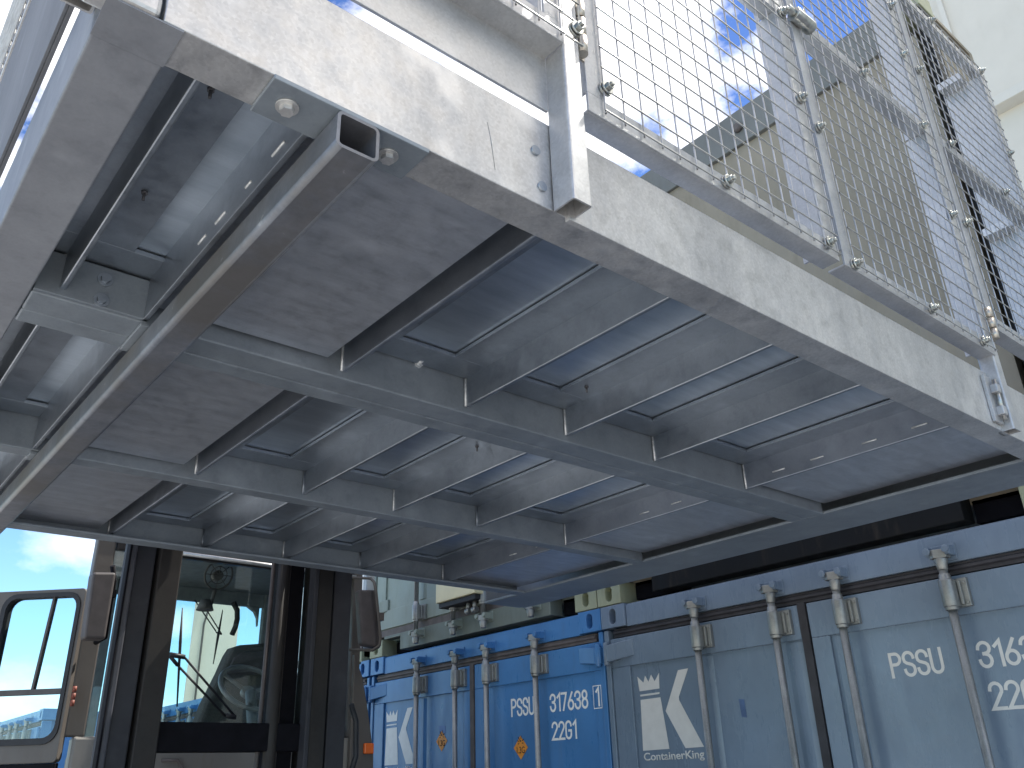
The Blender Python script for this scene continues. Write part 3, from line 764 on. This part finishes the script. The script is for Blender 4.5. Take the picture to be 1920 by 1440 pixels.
    # locking bars
    for k, rx in enumerate(rods):
        lbm = MB(); d = -0.045
        lbm.tube([P(rx, d, 0.09), P(rx, d, 2.47)], 0.0165, 14)
        lbo = lbm.build('locking_bar', M_ROD, t)
        for zc, top_ in ((2.35, True), (0.24, False), (0.95, False)):
            bm_ = MB()
            bm_.tube([P(rx, d, zc - 0.065), P(rx, d, zc - 0.052), P(rx, d, zc - 0.05), P(rx, d, zc + 0.05), P(rx, d, zc + 0.052), P(rx, d, zc + 0.075)],
                     [0.024, 0.024, 0.028, 0.028, 0.0235, 0.0205], 16)
            bx(bm_, rx - 0.032, rx + 0.062, -0.012, 0.010, zc - 0.052, zc + 0.056)
            bx(bm_, rx - 0.030, rx + 0.028, -0.044, -0.0125, zc - 0.05, zc + 0.05)
            bx(bm_, rx + 0.030, rx + 0.042, -0.026, -0.0125, zc - 0.045, zc + 0.045)
            for zz in (-0.038, 0.038):
                for xx in (-0.024, 0.052):
                    c_ = Vector(P(rx + xx, -0.0125 if xx > 0 else -0.0445, zc + zz)); bm_.tube([c_, c_ + Vector((-0.006, 0, 0))], 0.006, 8)
            bm_.build('bar_bracket', M_ROD, lbo, 0.003)
        for zc, sg in ((2.50, 1), (0.085, -1)):
            km = MB()
            km.tube([P(rx, d, zc - 0.06), P(rx, d, zc - 0.015)], [0.019, 0.026], 12)
            km.prism([P(rx - 0.035, d - 0.018, zc - 0.015), P(rx - 0.012, d - 0.03, zc - 0.015), P(rx + 0.03, d - 0.012, zc - 0.015), P(rx + 0.034, d + 0.02, zc - 0.015), P(rx - 0.03, d + 0.022, zc - 0.015)], Vector((0, 0, 0.034)))
            km.build('locking_cam', M_ROD, lbo, 0.003)
            kp = MB()
            for l_ in (-0.045, 0.030):
                bx(kp, rx + l_, rx + l_ + 0.016, -0.068, 0.0, zc - 0.006, zc + 0.032)
                c_ = Vector(P(rx + l_ + 0.008, -0.066, zc + 0.014)); kp.tube([c_, c_ + Vector((-0.012, 0, 0))], 0.015, 10)
            bx(kp, rx - 0.05, rx + 0.05, -0.006, 0.0, zc - 0.02, zc + 0.045)
            kp.build('cam_keeper', mat, lbo, 0.003)
        if True:
            hm = MB(); hm.tube([P(rx, d - 0.02, 1.25), P(rx + (0.3 if k % 2 == 0 else -0.3), d - 0.03, 1.2)], 0.012, 10); hm.build('bar_handle', M_ROD, lbo)
    lm = logomat or M_WHITE
    P0 = P
    P = lambda lx, d, z: P0(lx - ((Yl - lx) / CX * d if face == CX else 0), d, z)
    dL, dR = ds
    FD = 0.0215                                # just proud of the recessed door sheet
    if logo:
        e = MB()
        def poly(pts):
            e.prism([P(a, FD - 0.0012, z) for a, z in pts], Vector((0.001, 0, 0)))
        poly([(0.222, 2.214), (0.261, 2.180), (0.276, 2.214), (0.296, 2.181), (0.317, 2.215), (0.338, 2.180), (0.372, 2.218), (0.365, 2.143), (0.230, 2.141)])
        poly([(0.231, 2.124), (0.363, 2.126), (0.361, 2.117), (0.232, 2.115)])
        poly([(0.231, 2.099), (0.366, 2.101), (0.392, 1.860), (0.219, 1.858)])
        poly([(0.497, 2.218), (0.562, 2.220), (0.485, 2.093), (0.485, 2.077), (0.606, 1.860), (0.494, 1.859), (0.392, 2.034)])
        e.build('emblem', lm, dL)
        bracketed_text('ContainerKing', (0.221, 0.603), 1.800, 1.848, 'lettering', lm, dL, P, 0.018, FD)
    if code: strokes(code, 1.596 if code2 else 1.631, 1.806 if code2 else 1.836, 2.071 if code2 else 2.084, 2.170 if code2 else 2.187, lm, dR, P, FD)
    if num: strokes(num[0], num[1][0], num[1][1], num[2], num[3], lm, dR, P, FD)
    if code2: pass
    if boxed:
        a, b6, za, zb, s = boxed
        e = MB(); w_ = 0.0045
        for l0, l1, z1_, z2_ in ((a, b6, za, za + w_), (a, b6, zb - w_, zb), (a, a + w_, za + w_, zb - w_), (b6 - w_, b6, za + w_, zb - w_)):
            bx(e, l0, l1, 0.0065, 0.0078, z1_, z2_)
        e.build('check_digit_box', lm, dR)
        if s: strokes(s, a + 0.018, a + 0.042, za + 0.010, zb - 0.008, lm, dR, P, 0.0075)
    for di, cx, cz, r_ in placards:
        q = MB(); q.prism([P(cx, FD - 0.002, cz + r_), P(cx + r_, FD - 0.002, cz), P(cx, FD - 0.002, cz - r_), P(cx - r_, FD - 0.002, cz)], Vector((0.0018, 0, 0)))
        po = q.build('hazard_placard', M_ORANGE, ds[di])
        # printed class text and burst mark, flat on the card
        bracketed_text('1.3G', (cx - 0.036, cx + 0.036), cz - 0.03, cz + 0.006, 'placard_print', M_INK, ds[di], P, 0.01, FD - 0.0022, 0.0006)
        e = MB()
        for ang, l0, l1, w2 in ((90, 0.0, 0.010, 0.009), (20, 0.014, 0.032, 0.005), (75, 0.014, 0.034, 0.004), (125, 0.014, 0.034, 0.005), (165, 0.014, 0.032, 0.004), (-25, 0.014, 0.026, 0.004), (205, 0.014, 0.026, 0.004)):
            dv = Vector((math.cos(R(ang)), math.sin(R(ang)))); nv = Vector((-dv.y, dv.x)) * w2
            c2 = Vector((cx, cz + 0.032))
            pts = [c2 + dv * l0 - nv * 0.6, c2 + dv * l1 - nv * 0.25, c2 + dv * l1 + nv, c2 + dv * l0 + nv * 0.6]
            e.prism([P(p.x, FD - 0.0030, p.y) for p in pts], Vector((0.0006, 0, 0)))
        e.build('placard_print', M_INK, ds[di])
    for di, l0, l1, za, zb in patch:
        q = MB(); q.prism([P(l0, FD - 0.001, zb), P(l1, FD - 0.001, zb - 0.004), P(l1 + 0.003, FD - 0.001, za), P(l0 + 0.004, FD - 0.001, za + 0.005)], Vector((0.0008, 0, 0)))
        q.build('paint_patch', M_PATCHG if mat is M_GREY else M_PATCH, ds[di])
    return t, P0

container(5.85, 0.0, M_BLUE, 'bright blue shipping container with 317638 and two orange placards on its doors', logo=True,
          code='PSSU', num=('317638', (1.979, 2.285), 2.086, 2.186), boxed=(2.332, 2.397, 2.078, 2.197, '1'),
          placards=((1, 1.707, 1.912, 0.064), (0, 0.910, 1.985, 0.062)), patch=((0, 0.88, 0.953, 2.03, 2.081),))
bt = [o for o in COL.objects if o.name.startswith('shipping_container')][0]
def onto(t, Yl, z0, s, fit, za, zb, mat, bold=0.016, d=0.0215):
    P = lambda lx, dd, z: (CX + dd, Yl - lx + (Yl - lx) / CX * dd, z0 + z)
    dr = [c for c in t.children if c.name.startswith('door') and not c.name.startswith('door_')][-1]
    return strokes(s, fit[0], fit[1], za, zb, mat, dr, P, d)
onto(bt, 5.85, 0.0, '22G1', (1.985, 2.182), 1.937, 2.036, M_WHITE)
gt, _ = container(3.407, 0.0, M_GREY, 'faded grey-blue shipping container with pale crowned emblem, right of the bright blue one', logo=True, logomat=M_MARKG,
          code='PSSU', code2=True, num=('3163', (1.945, 2.145), 2.072, 2.171), patch=((0, 0.838, 0.868, 1.972, 2.055),))
onto(gt, 3.407, 0.0, '22G1', (1.952, 2.152), 1.925, 2.025, M_MARKG)
lt2, _ = container(8.318, 0.0, M_BLUE, 'blue shipping container half hidden behind the forklift, showing 68 beside an empty check box',
          num=('68', (2.165, 2.285), 2.086, 2.186), boxed=(2.332, 2.397, 2.078, 2.197, None))
container(10.79, 0.0, M_BLUE, 'blue shipping container seen through the forklift windscreen', group='shipping containers in the stack')
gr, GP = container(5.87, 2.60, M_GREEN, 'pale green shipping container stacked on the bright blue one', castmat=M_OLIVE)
container(3.425, 2.60, M_TAN, 'sand coloured shipping container behind the mesh cage, stacked on the grey-blue one', castmat=M_OLIVE, doors=False, dep=0.64)
# lock box on the green doors
dk = [c for c in gr.children if c.name.startswith('door') and not c.name.startswith('door_')][-1]
q = MB(); q.box((CX - 0.13, 4.40, 2.835), (CX - 0.03, 4.835, 3.12)); lbx = q.build('lock_box', M_CREAM_BOX, gr, 0.006)
q = MB(); q.box((CX - 0.115, 4.415, 2.80), (CX - 0.02, 4.82, 2.833)); q.build('lock_box_base', M_BLACK, lbx, 0.003)
q = MB()
for yy in (4.49, 4.56): q.tube([(CX - 0.06, yy, 2.82), (CX - 0.06, yy, 2.75)], 0.014, 10); q.tube([(CX - 0.06, yy - 0.02, 2.75), (CX - 0.06, yy + 0.02, 2.75)], 0.02, 10)
q.build('padlock', M_ROD, lbx)
# narrow grey store beyond the green one
t = thing('storage_box', (CX + 0.7, 6.75, 2.60), 'light grey storage box with a white sign, stacked beyond the pale green container', 'storage box')
q = MB(); q.box((CX, 5.99, 2.62), (CX + 1.6, 7.45, 4.55)); q.build('body', M_GREYBOX, t, 0.01)
q = MB(); q.box((CX - 0.006, 6.02, 3.10), (CX - 0.0005, 7.4, 3.30)); q.build('upper_panel', M_WHITE, t)
q = MB(); q.box((CX - 0.004, 6.03, 2.80), (CX - 0.0005, 6.16, 2.89)); sg_ = q.build('sign', M_WHITE, t)
PS = lambda lx, d, z: (CX + d, 6.15 - lx, z)
bracketed_text('CIM', (0.005, 0.065), 2.825, 2.862, 'lettering', M_INK, sg_, PS, 0.0, -0.0045, 0.0005)
q = MB(); q.box((CX - 0.008, 5.995, 2.66), (CX - 0.0005, 7.44, 2.72)); q.build('bottom_rail', M_GASK, t)
for l0 in (0.0, 1.284):
    cm = MB(); casting(cm, lambda lx, d, z: (CX + d, 7.45 - lx, z), l0, 2.575); cm.build('corner_casting', M_OLIVE, t, 0.004)
# a further row seen through the cab door
fc, FPf = container(13.4, 0.0, M_BLUE, 'distant blue shipping container seen through the open cab door', group='shipping containers in the stack', face=2.42)

# ------------------------------------------------------------------ buildings
t = thing('building', (11.0, 2.0, 0), 'cream clad building rising behind the mesh cage, with a shadowed ledge', 'building')
BX = 10.5
q = MB(); q.box((BX, -18, 0), (BX + 20, 3.05, 9.36)); q.build('lower_wall', M_BUILD, t)
q = MB(); q.box((BX - 0.16, -18, 9.50), (BX + 20, 2.66, 15.5)); q.build('upper_wall', M_BUILD, t)  # unseen top raised to throw shade over the yard by the platform
q = MB(); q.box((BX - 0.22, -18, 9.36), (BX + 20, 2.7, 9.499)); q.build('ledge', M_BUILDSH, t, 0.01)
q = MB(); q.box((BX - 0.02, 2.72, 9.361), (BX + 20, 3.05, 15.5)); q.build('return_wall', M_BUILDSH, t)
q = MB(); q.box((BX - 0.20, 2.66, 9.50), (BX - 0.02, 2.72, 15.5)); q.build('corner_trim', M_BUILDSH, t)
t = thing('building', (12, 30, 0), 'tall pale cream tower building seen through the forklift cab', 'building')
q = MB(); q.hexa([(8.95, 25, 0), (10.3, 25, 0), (14.6, 36, 0), (13.1, 36, 0), (8.95, 25, 13), (10.3, 25, 13), (14.6, 36, 13), (13.1, 36, 13)]); q.build('wall', M_BUILD, t)
q = MB(); q.tube([(9.25, 24.94, 0), (9.25, 24.94, 6.0), (9.4, 24.94, 6.8), (9.4, 24.94, 12)], 0.03, 8); q.build('downpipe', M_GASK, t)
q = MB(); q.hexa([(8.9, 24.95, 13), (10.35, 24.95, 13), (14.7, 36, 13), (13.0, 36, 13), (8.9, 24.95, 13.3), (10.35, 24.95, 13.3), (14.7, 36, 13.3), (13.0, 36, 13.3)]); q.build('parapet', M_BUILDSH, t)

# ------------------------------------------------------------------ forklift
fk = thing('forklift', (1.6, 5.0, 0), 'large forklift with dark mast and beige cab holding up the platform', 'forklift')
YM = 3.7
def F(rx, rz, y=YM): return (rx * y, y, EYE + rz * y)
def fbox(mb, r0, r1, z0, z1, y0, y1, ref=YM): return mb.box((r0 * ref, y0, z0), (r1 * ref, y1, z1))
TOPZ = 3.55
m = MB()
fbox(m, .2865, .3085, 0.25, TOPZ, 3.72, 3.90); mo = m.build('mast_rail', M_MAST, fk, 0.006)
m = MB(); fbox(m, .2795, .2862, 0.25, TOPZ, 3.70, 3.78); m.build('rail_lip', M_MASTL, mo, 0.006)
m = MB(); fbox(m, .2768, .2790, 0.25, TOPZ, 3.69, 3.74); m.build('rail_guard', M_DARK, mo, 0.004)
m = MB(); fbox(m, .3115, .3370, 0.25, TOPZ, 3.70, 3.86); mo = m.build('mast_rail', M_MASTR, fk, 0.006)
m = MB(); fbox(m, .5125, .5335, 0.25, TOPZ, 3.70, 3.86); mo2 = m.build('mast_rail', M_MASTR, fk, 0.006)
m = MB(); fbox(m, .5365, .5620, 0.25, TOPZ, 3.71, 3.90); mo2b = m.build('mast_rail', M_MAST, fk, 0.006)
m = MB(); fbox(m, .5055, .5115, 0.25, TOPZ, 3.69, 3.75); m.build('rail_lip', M_MAST, mo2, 0.004)
m = MB(); fbox(m, .4815, .5050, 0.25, TOPZ, 3.80, 3.95); m.build('mast_shade_plate', M_DARK, fk, 0.004)  # dark plate painted in for the shade of the deep recess
m = MB()
m.tube([(.4715 * YM, 3.76, 0.4), (.4715 * YM, 3.76, 3.3)], 0.028, 20); cy = m.build('lift_cylinder', M_MASTR, fk)
m = MB(); m.tube([(.4615 * YM, 3.80, 0.5), (.4615 * YM, 3.80, 3.2)], 0.010, 10); m.tube([(.4795 * YM, 3.77, 0.4), (.4795 * YM, 3.77, 3.3)], 0.008, 10); m.build('hydraulic_hose', M_MIRROR, fk)
m = MB(); fbox(m, .3375, .512, 1.885, 1.998, 3.74, 3.86); m.build('cross_member', M_DARK, fk, 0.006)
m = MB(); fbox(m, .3375, .512, 0.5, 0.66, 3.74, 3.86); m.build('cross_member', M_DARK, fk, 0.006)
m = MB(); fbox(m, .276, .562, 3.40, 3.54, 3.901, 3.96); m.build('cross_member', M_DARK, fk, 0.006)
m = MB(); m.box((0.75, 3.38, 2.74), (2.35, 3.48, 2.95)); m.box((0.75, 3.38, 3.15), (2.35, 3.48, 3.3)); m.box((1.1, 3.481, 2.72), (1.3, 3.69, 3.3)); m.box((1.85, 3.481, 2.72), (2.05, 3.69, 3.3))
m.build('fork_carriage', M_MAST, fk, 0.006)
for xa in (0.50, 2.42):
    m = MB(); m.box((xa, 0.95, 2.620), (xa + 0.14, 3.37, 2.665)); m.box((xa, 3.32, 2.666), (xa + 0.14, 3.37, 3.25)); m.build('fork', M_MAST, fk, 0.005)
m = MB(); m.tube([F(.567, .09), F(.575, .07), F(.577, .03), F(.571, .012)], 0.012, 10); m.build('hydraulic_hose', M_BLACK, fk)

# cab shell
YC = 4.5
CL, CR = 0.252 * YC, 0.592 * YC
RZ = 2.98
YR = 5.7
cab = MB()
CLB = 1.44                                                                      # the cab narrows towards the back on this side
cab.hexa([(CL, YC, RZ), (CR, YC, RZ), (CR, YR + .05, RZ), (CLB, YR + .05, RZ), (CL, YC, RZ + .1), (CR, YC, RZ + .1), (CR, YR + .05, RZ + .1), (CLB, YR + .05, RZ + .1)])
rco = cab.build('cab_roof', M_CAB, fk, 0.015)
m = MB(); m.hexa([(x_, y_, z_) for z_ in (RZ - .035, RZ - .002) for x_, y_ in ((CL + .06, YC + .09), (CR - .06, YC + .09), (CR - .06, YR - .01), (CLB + .04, YR - .01))]); m.build('headlining', M_TRIM, rco, 0.005)
m = MB(); m.box((CL, YC, 0.7), (CR, YC + 0.07, 1.98)); m.build('front_panel', M_CAB, fk, 0.012)
m = MB(); m.tube([F(.343, .028, YC - 0.012), F(.36, .028, YC - 0.012), F(.372, .012, YC - 0.012), F(.372, -.02, YC - 0.012)], 0.008, 8); m.build('panel_seam', M_GASK, fk)
m = MB(); m.hexa([(x_, y_, z_) for z_ in (.7, 1.9) for x_, y_ in ((CL, YC + .071), (CL + .05, YC + .071), (CLB + .05, YR), (CLB, YR))]); m.box((CR - 0.05, YC + 0.071, 0.7), (CR, YR, 1.9)); m.box((CLB + 0.051, YR - 0.05, 0.7), (CR - 0.051, YR, 1.985)); m.build('side_panel', M_CAB, fk, 0.01)
# pillars
def pillar(xb, xt, yb, yt, zb, zt, w, d, mat, name='cab_pillar'):
    m = MB(); m.hexa([(xb, yb, zb), (xb + w, yb, zb), (xb + w, yb + d, zb), (xb, yb + d, zb), (xt, yt, zt), (xt + w, yt, zt), (xt + w, yt + d, zt), (xt, yt + d, zt)])
    return m.build(name, mat, fk, 0.008)
pl = pillar(.2435 * YC, .2435 * YC, YC + .012, YC + .012, 1.98, RZ, 0.088, 0.06, M_PILLAR); pl['label'] = 'tan left front pillar'
pillar(.566 * YC, .5635 * YC, YC + 0.005, YC + 0.005, 1.98, RZ, 0.058, 0.07, M_PILLAR)
m = MB(); m.prism([(.565 * YC, YC - 0.03, 1.62), (.600 * YC, YC - 0.03, 1.62), (.598 * YC, YC - 0.03, 1.90), (.589 * YC, YC - 0.03, 2.10), (.578 * YC, YC - 0.03, 2.30), (.565 * YC, YC - 0.03, 2.42)], (0, 0.03, 0)); m.build('pillar_panel', M_PILLAR, fk, 0.006)
m = MB(); m.box((.5825 * YC, YC - 0.05, 1.895), (.5935 * YC + .01, YC - 0.0305, 1.95)); m.build('marker_lamp', M_AMBER, fk, 0.006)
pillar(CR - 0.17, CR - 0.17, YR - 0.06, YR - 0.06, 1.986, RZ, 0.16, 0.055, M_TRIM)
pillar(CLB + 0.002, CLB + 0.002, YR - 0.06, YR - 0.06, 1.986, RZ, 0.09, 0.055, M_TRIM)
# windscreen with frame
m = MB()
m.box((.2645 * YC, YC + 0.01, .244 * YC + EYE), (.563 * YC, YC + 0.05, RZ - 0.001))
wf = m.build('windscreen_frame', M_MASTR, fk, 0.006)
m = MB(); m.tube([F(.336, .2485, YC - 0.004), F(.565, .2470, YC - 0.004)], 0.011, 12); m.build('frame_trim', M_MESHF, wf)
m = MB(); m.box((.2645 * YC, YC + 0.028, 1.981), (.563 * YC, YC + 0.033, .244 * YC + EYE - 0.001)); m.build('windscreen', M_GLASS, fk)
# rear wall with window opening
m = MB()
m.box((CLB + 0.095, YR - 0.05, .1945 * YR + EYE), (CR - 0.171, YR - 0.005, RZ - 0.036))
m.prism([(.4325 * YR, YR - 0.049, .1945 * YR + EYE), (.4325 * YR, YR - 0.049, .172 * YR + EYE), (.4312 * YR, YR - 0.049, .182 * YR + EYE), (.427 * YR, YR - 0.049, .189 * YR + EYE), (.418 * YR, YR - 0.049, .1944 * YR + EYE)], (0, 0.04, 0))
m.build('rear_header', M_TRIM, fk, 0.004)
m = MB(); m.box((CLB + 0.095, YR - 0.03, 1.986), (CR - 0.17, YR - 0.026, .1945 * YR + EYE)); m.build('rear_window', M_GLASS, fk)
# dashboard, wheel, seat
m = MB(); m.box((1.5, YC + 0.09, 1.90), (CR - 0.06, YC + 0.27, 2.03)); m.build('dashboard', M_TRIM, fk, 0.02)
m = MB(); m.tube([(.4345 * 4.92, 4.92, 2.24), (2.12, 4.75, 1.9)], 0.03, 10); m.build('steering_column', M_TRIM, fk)
m = MB()
sc_ = Vector((.4345 * 4.95, 4.95, .1040 * 4.95 + EYE)); sax = Vector((0.05, -0.70, 0.70))
m.torus(sc_, sax, 0.18, 0.014); u = sax.normalized().orthogonal().normalized(); w = sax.normalized().cross(u)
m.tube([sc_ - sax.normalized() * 0.05, sc_ - sax.normalized() * 0.02], 0.045, 14)
for a in (200, 320, 90):
    dv = u * math.cos(R(a)) + w * math.sin(R(a)); m.tube([sc_ - sax.normalized() * 0.035, sc_ + dv * 0.19], 0.011, 8)
m.build('steering_wheel', M_WHEEL, fk)
YS = 5.32
m = MB()
outl = [(.372, .045), (.383, .085), (.3975, .120), (.4045, .140), (.409, .148), (.418, .1515), (.448, .1555), (.478, .152), (.486, .145), (.494, .12), (.505, .085), (.512, .045)]
m.prism([(a * YS, YS, EYE + b7 * YS) for a, b7 in outl], (0, 0.13, 0))
st_ = m.build('seat', M_SEAT, fk, 0.03, 3)
m = MB(); m.prism([(a * YS, YS - 0.03, EYE + b7 * YS) for a, b7 in [(.402, .118), (.409, .1365), (.42, .1435), (.448, .147), (.474, .1445), (.482, .136), (.488, .118)]], (0, 0.028, 0)); m.build('headrest_pad', M_MIRROR, st_, 0.02, 3)
m = MB(); m.box((2.0, YS - 0.45, 1.78), (2.66 - .08, YS - 0.01, 1.92)); m.build('seat_cushion', M_SEAT, st_, 0.03)
# ceiling fan and wipers
m = MB(); fc_ = Vector((.3816 * 5.0, 5.0, .2285 * 5.0 + EYE)); m.torus(fc_, (0.1, -1, -0.35), 0.085, 0.006); m.torus(fc_, (0.1, -1, -0.35), 0.05, 0.003)
for a in range(0, 360, 45):
    ax = Vector((0.1, -1, -0.35)).normalized(); u = ax.orthogonal().normalized(); w = ax.cross(u); m.tube([fc_, fc_ + (u * math.cos(R(a)) + w * math.sin(R(a))) * 0.085], 0.0025, 6)
m.tube([fc_, fc_ + Vector((0.0, 0.05, 0.0))], 0.03, 12); m.tube([fc_ + Vector((0, 0.03, -0.08)), fc_ + Vector((-0.01, 0.05, -0.17))], 0.012, 8); m.tube([fc_ + Vector((-0.04, 0.05, -0.2)), fc_ + Vector((-0.04, 0.05, -0.14))], [0.05, 0.03], 12)
m.build('cab_fan', M_GASK, fk)
m = MB(); YW = YC - 0.03
m.tube([F(.343, .128, YW), F(.4092, .0717, YW)], 0.006, 8); m.tube([F(.354, .133, YW), F(.4198, .072, YW)], 0.006, 8)
m.tube([F(.3366, .1355, YW), F(.3535, .1338, YW)], 0.012, 8); m.tube([F(.337, .134, YW), F(.347, .1245, YW)], 0.009, 8)
m.tube([F(.4075, .0735, YW), F(.4195, .072, YW)], 0.012, 8)
wp = m.build('wiper', M_BLACK, fk)
m = MB(); m.tube([F(.344, .187, YW), F(.3465, .15, YW), F(.352, .0817, YW)], [0.003, 0.008, 0.004], 8); m.build('wiper_blade', M_BLACK, wp)
m = MB(); YW2 = YR - 0.055
m.tube([F(.3567, .197, YW2), F(.386, .164, YW2)], 0.004, 8); m.tube([F(.364, .197, YW2), F(.393, .1615, YW2)], 0.004, 8); m.tube([F(.386, .163, YW2), F(.393, .1613, YW2)], 0.005, 8)
wp2 = m.build('wiper', M_BLACK, fk)
m = MB(); m.tube([F(.391, .189, YW2), F(.389, .16, YW2), F(.387, .128, YW2)], [0.003, 0.009, 0.003], 8); m.build('wiper_blade', M_BLACK, wp2)
m = MB(); m.tube([F(.4025, .199, 5.5), F(.4085, .19, 5.5), F(.4097, .180, 5.5), F(.4085, .171, 5.5), F(.4053, .1618, 5.5)], 0.017, 12); m.build('cab_hose', M_MASTR, fk)
# mirrors
m = MB(); m.hexa([(.2425 * 4.3, 4.24, EYE + .1445 * 4.3), (.2635 * 4.3, 4.24, EYE + .145 * 4.3), (.2635 * 4.3, 4.32, EYE + .145 * 4.3), (.2425 * 4.3, 4.32, EYE + .1445 * 4.3),
                  (.2400 * 4.3, 4.24, EYE + .213 * 4.3), (.2635 * 4.3, 4.24, EYE + .2155 * 4.3), (.2635 * 4.3, 4.32, EYE + .2155 * 4.3), (.2400 * 4.3, 4.32, EYE + .213 * 4.3)])
mi = m.build('mirror', M_MIRROR, fk, 0.012, 3)
m = MB(); m.tube([(.262 * 4.3, 4.30, EYE + .225 * 4.3), (.268 * 4.3, 4.33, EYE + .21 * 4.3), (.268 * 4.3, 4.33, EYE + .15 * 4.3), (.27 * 4.3, 4.5, EYE + .15 * 4.3)], 0.012, 8)
m.box((.262 * 4.3, 4.26, EYE + .19 * 4.3), (.268 * 4.3, 4.33, EYE + .198 * 4.3)); m.build('mirror_arm', M_DARK, mi)
m = MB(); YX = 4.3
m.hexa([(.5790 * YX, YX, EYE + .162 * YX), (.6080 * YX, YX, EYE + .1585 * YX), (.6060 * YX, YX + 0.06, EYE + .1585 * YX), (.5800 * YX, YX + 0.06, EYE + .162 * YX),
        (.5705 * YX, YX, EYE + .2315 * YX), (.6005 * YX, YX, EYE + .2340 * YX), (.5985 * YX, YX + 0.06, EYE + .2340 * YX), (.5715 * YX, YX + 0.06, EYE + .2315 * YX)])
mi = m.build('mirror', M_MIRROR, fk, 0.014, 3)
m = MB(); m.tube([F(.5575, .2455, YX + .1), F(.588, .2478, YX + .03), F(.5935, .243, YX - .02), F(.597, .23, YX - .03), F(.606, .172, YX - .03), F(.605, .163, YX - .02), F(.595, .156, YX), F(.561, .1545, YX + .1)], 0.0085, 8)
m.box((.599 * YX, YX - 0.035, EYE + .193 * YX), (.6055 * YX, YX - 0.003, EYE + .203 * YX)); m.build('mirror_arm', M_PILLAR, mi)
# open door: hinged on the left pillar, swung back
hx, hy = .2415 * YC, YC + 0.01
ddir = Vector((-0.715, 0.699, 0)).normalized(); dn = Vector((-ddir.y, ddir.x, 0))
def D(a, z, n=0.0): p = Vector((hx, hy, 0)) + ddir * a + dn * n; return (p.x, p.y, z)
def dplate(mb, loop, n0, n1): return mb.prism([D(a, z, n0) for a, z in loop], dn * (n1 - n0))
def rrect(a0, a1, z0, z1, r, n=5):
    o = []
    for ca, cz, s in ((a1 - r, z1 - r, 0), (a0 + r, z1 - r, 90), (a0 + r, z0 + r, 180), (a1 - r, z0 + r, 270)):
        for q in range(n + 1): o.append((ca + r * math.cos(R(s + 90 * q / n)), cz + r * math.sin(R(s + 90 * q / n))))
    return o
def frame_between(mb, A, B, n0, n1):
    N = len(A)
    v = [[mb.bm.verts.new(D(a, z, n)) for a, z in lp] for lp in (A, B) for n in (n0, n1)]
    for k in range(N):
        k2 = (k + 1) % N
        mb.bm.faces.new((v[0][k], v[0][k2], v[2][k2], v[2][k])); mb.bm.faces.new((v[1][k2], v[1][k], v[3][k], v[3][k2]))
        mb.bm.faces.new((v[0][k2], v[0][k], v[1][k], v[1][k2])); mb.bm.faces.new((v[2][k], v[2][k2], v[3][k2], v[3][k]))
DW, ZT, ZB = 0.455, 2.642, 1.10
zpb = 1.972
mb = MB(); frame_between(mb, rrect(-0.005, DW, zpb - 0.10, ZT, 0.02), rrect(0.010, DW - 0.055, zpb - 0.022, ZT - 0.018, 0.07), -0.02, 0.02)
door = mb.build('cab_door', M_PILLAR, fk, 0.004); door['label'] = 'open cab door with sliding window'
mb = MB(); frame_between(mb, rrect(0.009, DW - 0.053, zpb - 0.024, ZT - 0.016, 0.07), rrect(0.028, DW - 0.075, zpb + 0.003, ZT - 0.036, 0.055), -0.026, 0.026); mb.build('window_seal', M_BLACK, door)
mb = MB(); dplate(mb, [(0.0, zpb - 0.101), (DW - 0.005, zpb - 0.101), (DW - 0.005, ZB), (0.0, ZB)], -0.015, 0.015); mb.build('door_panel', M_DARK, door, 0.004)
mb = MB(); dplate(mb, rrect(0.024, DW - 0.07, zpb, ZT - 0.032, 0.055), -0.002, 0.002); mb.build('door_glass', M_GLASS, door)
zmb = 2.176
mb = MB(); dplate(mb, [(0.026, zmb - 0.013), (DW - 0.072, zmb - 0.013), (DW - 0.072, zmb + 0.011), (0.026, zmb + 0.011)], -0.014, 0.014)
dplate(mb, [(0.172, zmb + 0.0115), (0.183, zmb + 0.0115), (0.161, ZT - 0.035), (0.150, ZT - 0.035)], -0.012, 0.012); mb.build('window_bar', M_MIRROR, door)
mb = MB(); c_ = Vector(D(0.256, zpb - 0.06, -0.02)); mb.tube([c_, c_ - dn * 0.02], 0.022, 16); mb.tube([c_ - dn * 0.02, c_ - dn * 0.035], 0.012, 12); mb.build('door_lock', M_ROD, door)
mb = MB()
for zz in (2.15, 2.18, 2.12): mb.tube([(hx + 0.012, hy - 0.03, zz - 0.013), (hx + 0.012, hy - 0.03, zz + 0.013)], 0.009, 10)
mb.build('door_hinge', plain('red_brown_hinge', (0.20, 0.05, 0.03), 0.6), door)
# chassis, bonnet, wheels
m = MB(); m.box((0.75, 4.0, 0.35), (2.9, 7.6, 0.95)); m.box((1.0, 5.75, 0.951), (2.65, 7.5, 1.75)); m.build('chassis', M_DARK, fk, 0.03)
for X in (0.55, 2.75):
    for Y, r_ in ((4.15, 0.55), (7.0, 0.48)):
        m = MB(); m.tube([(X - 0.02, Y, r_), (X, Y, r_), (X + 0.3, Y, r_), (X + 0.32, Y, r_)], [r_ * 0.9, r_, r_, r_ * 0.9], 28); wo_ = m.build('wheel', M_BLACK, fk)
        m = MB(); m.tube([(X - 0.03, Y, r_), (X + 0.33, Y, r_)], r_ * 0.5, 20); m.build('rim', M_CAB, wo_)
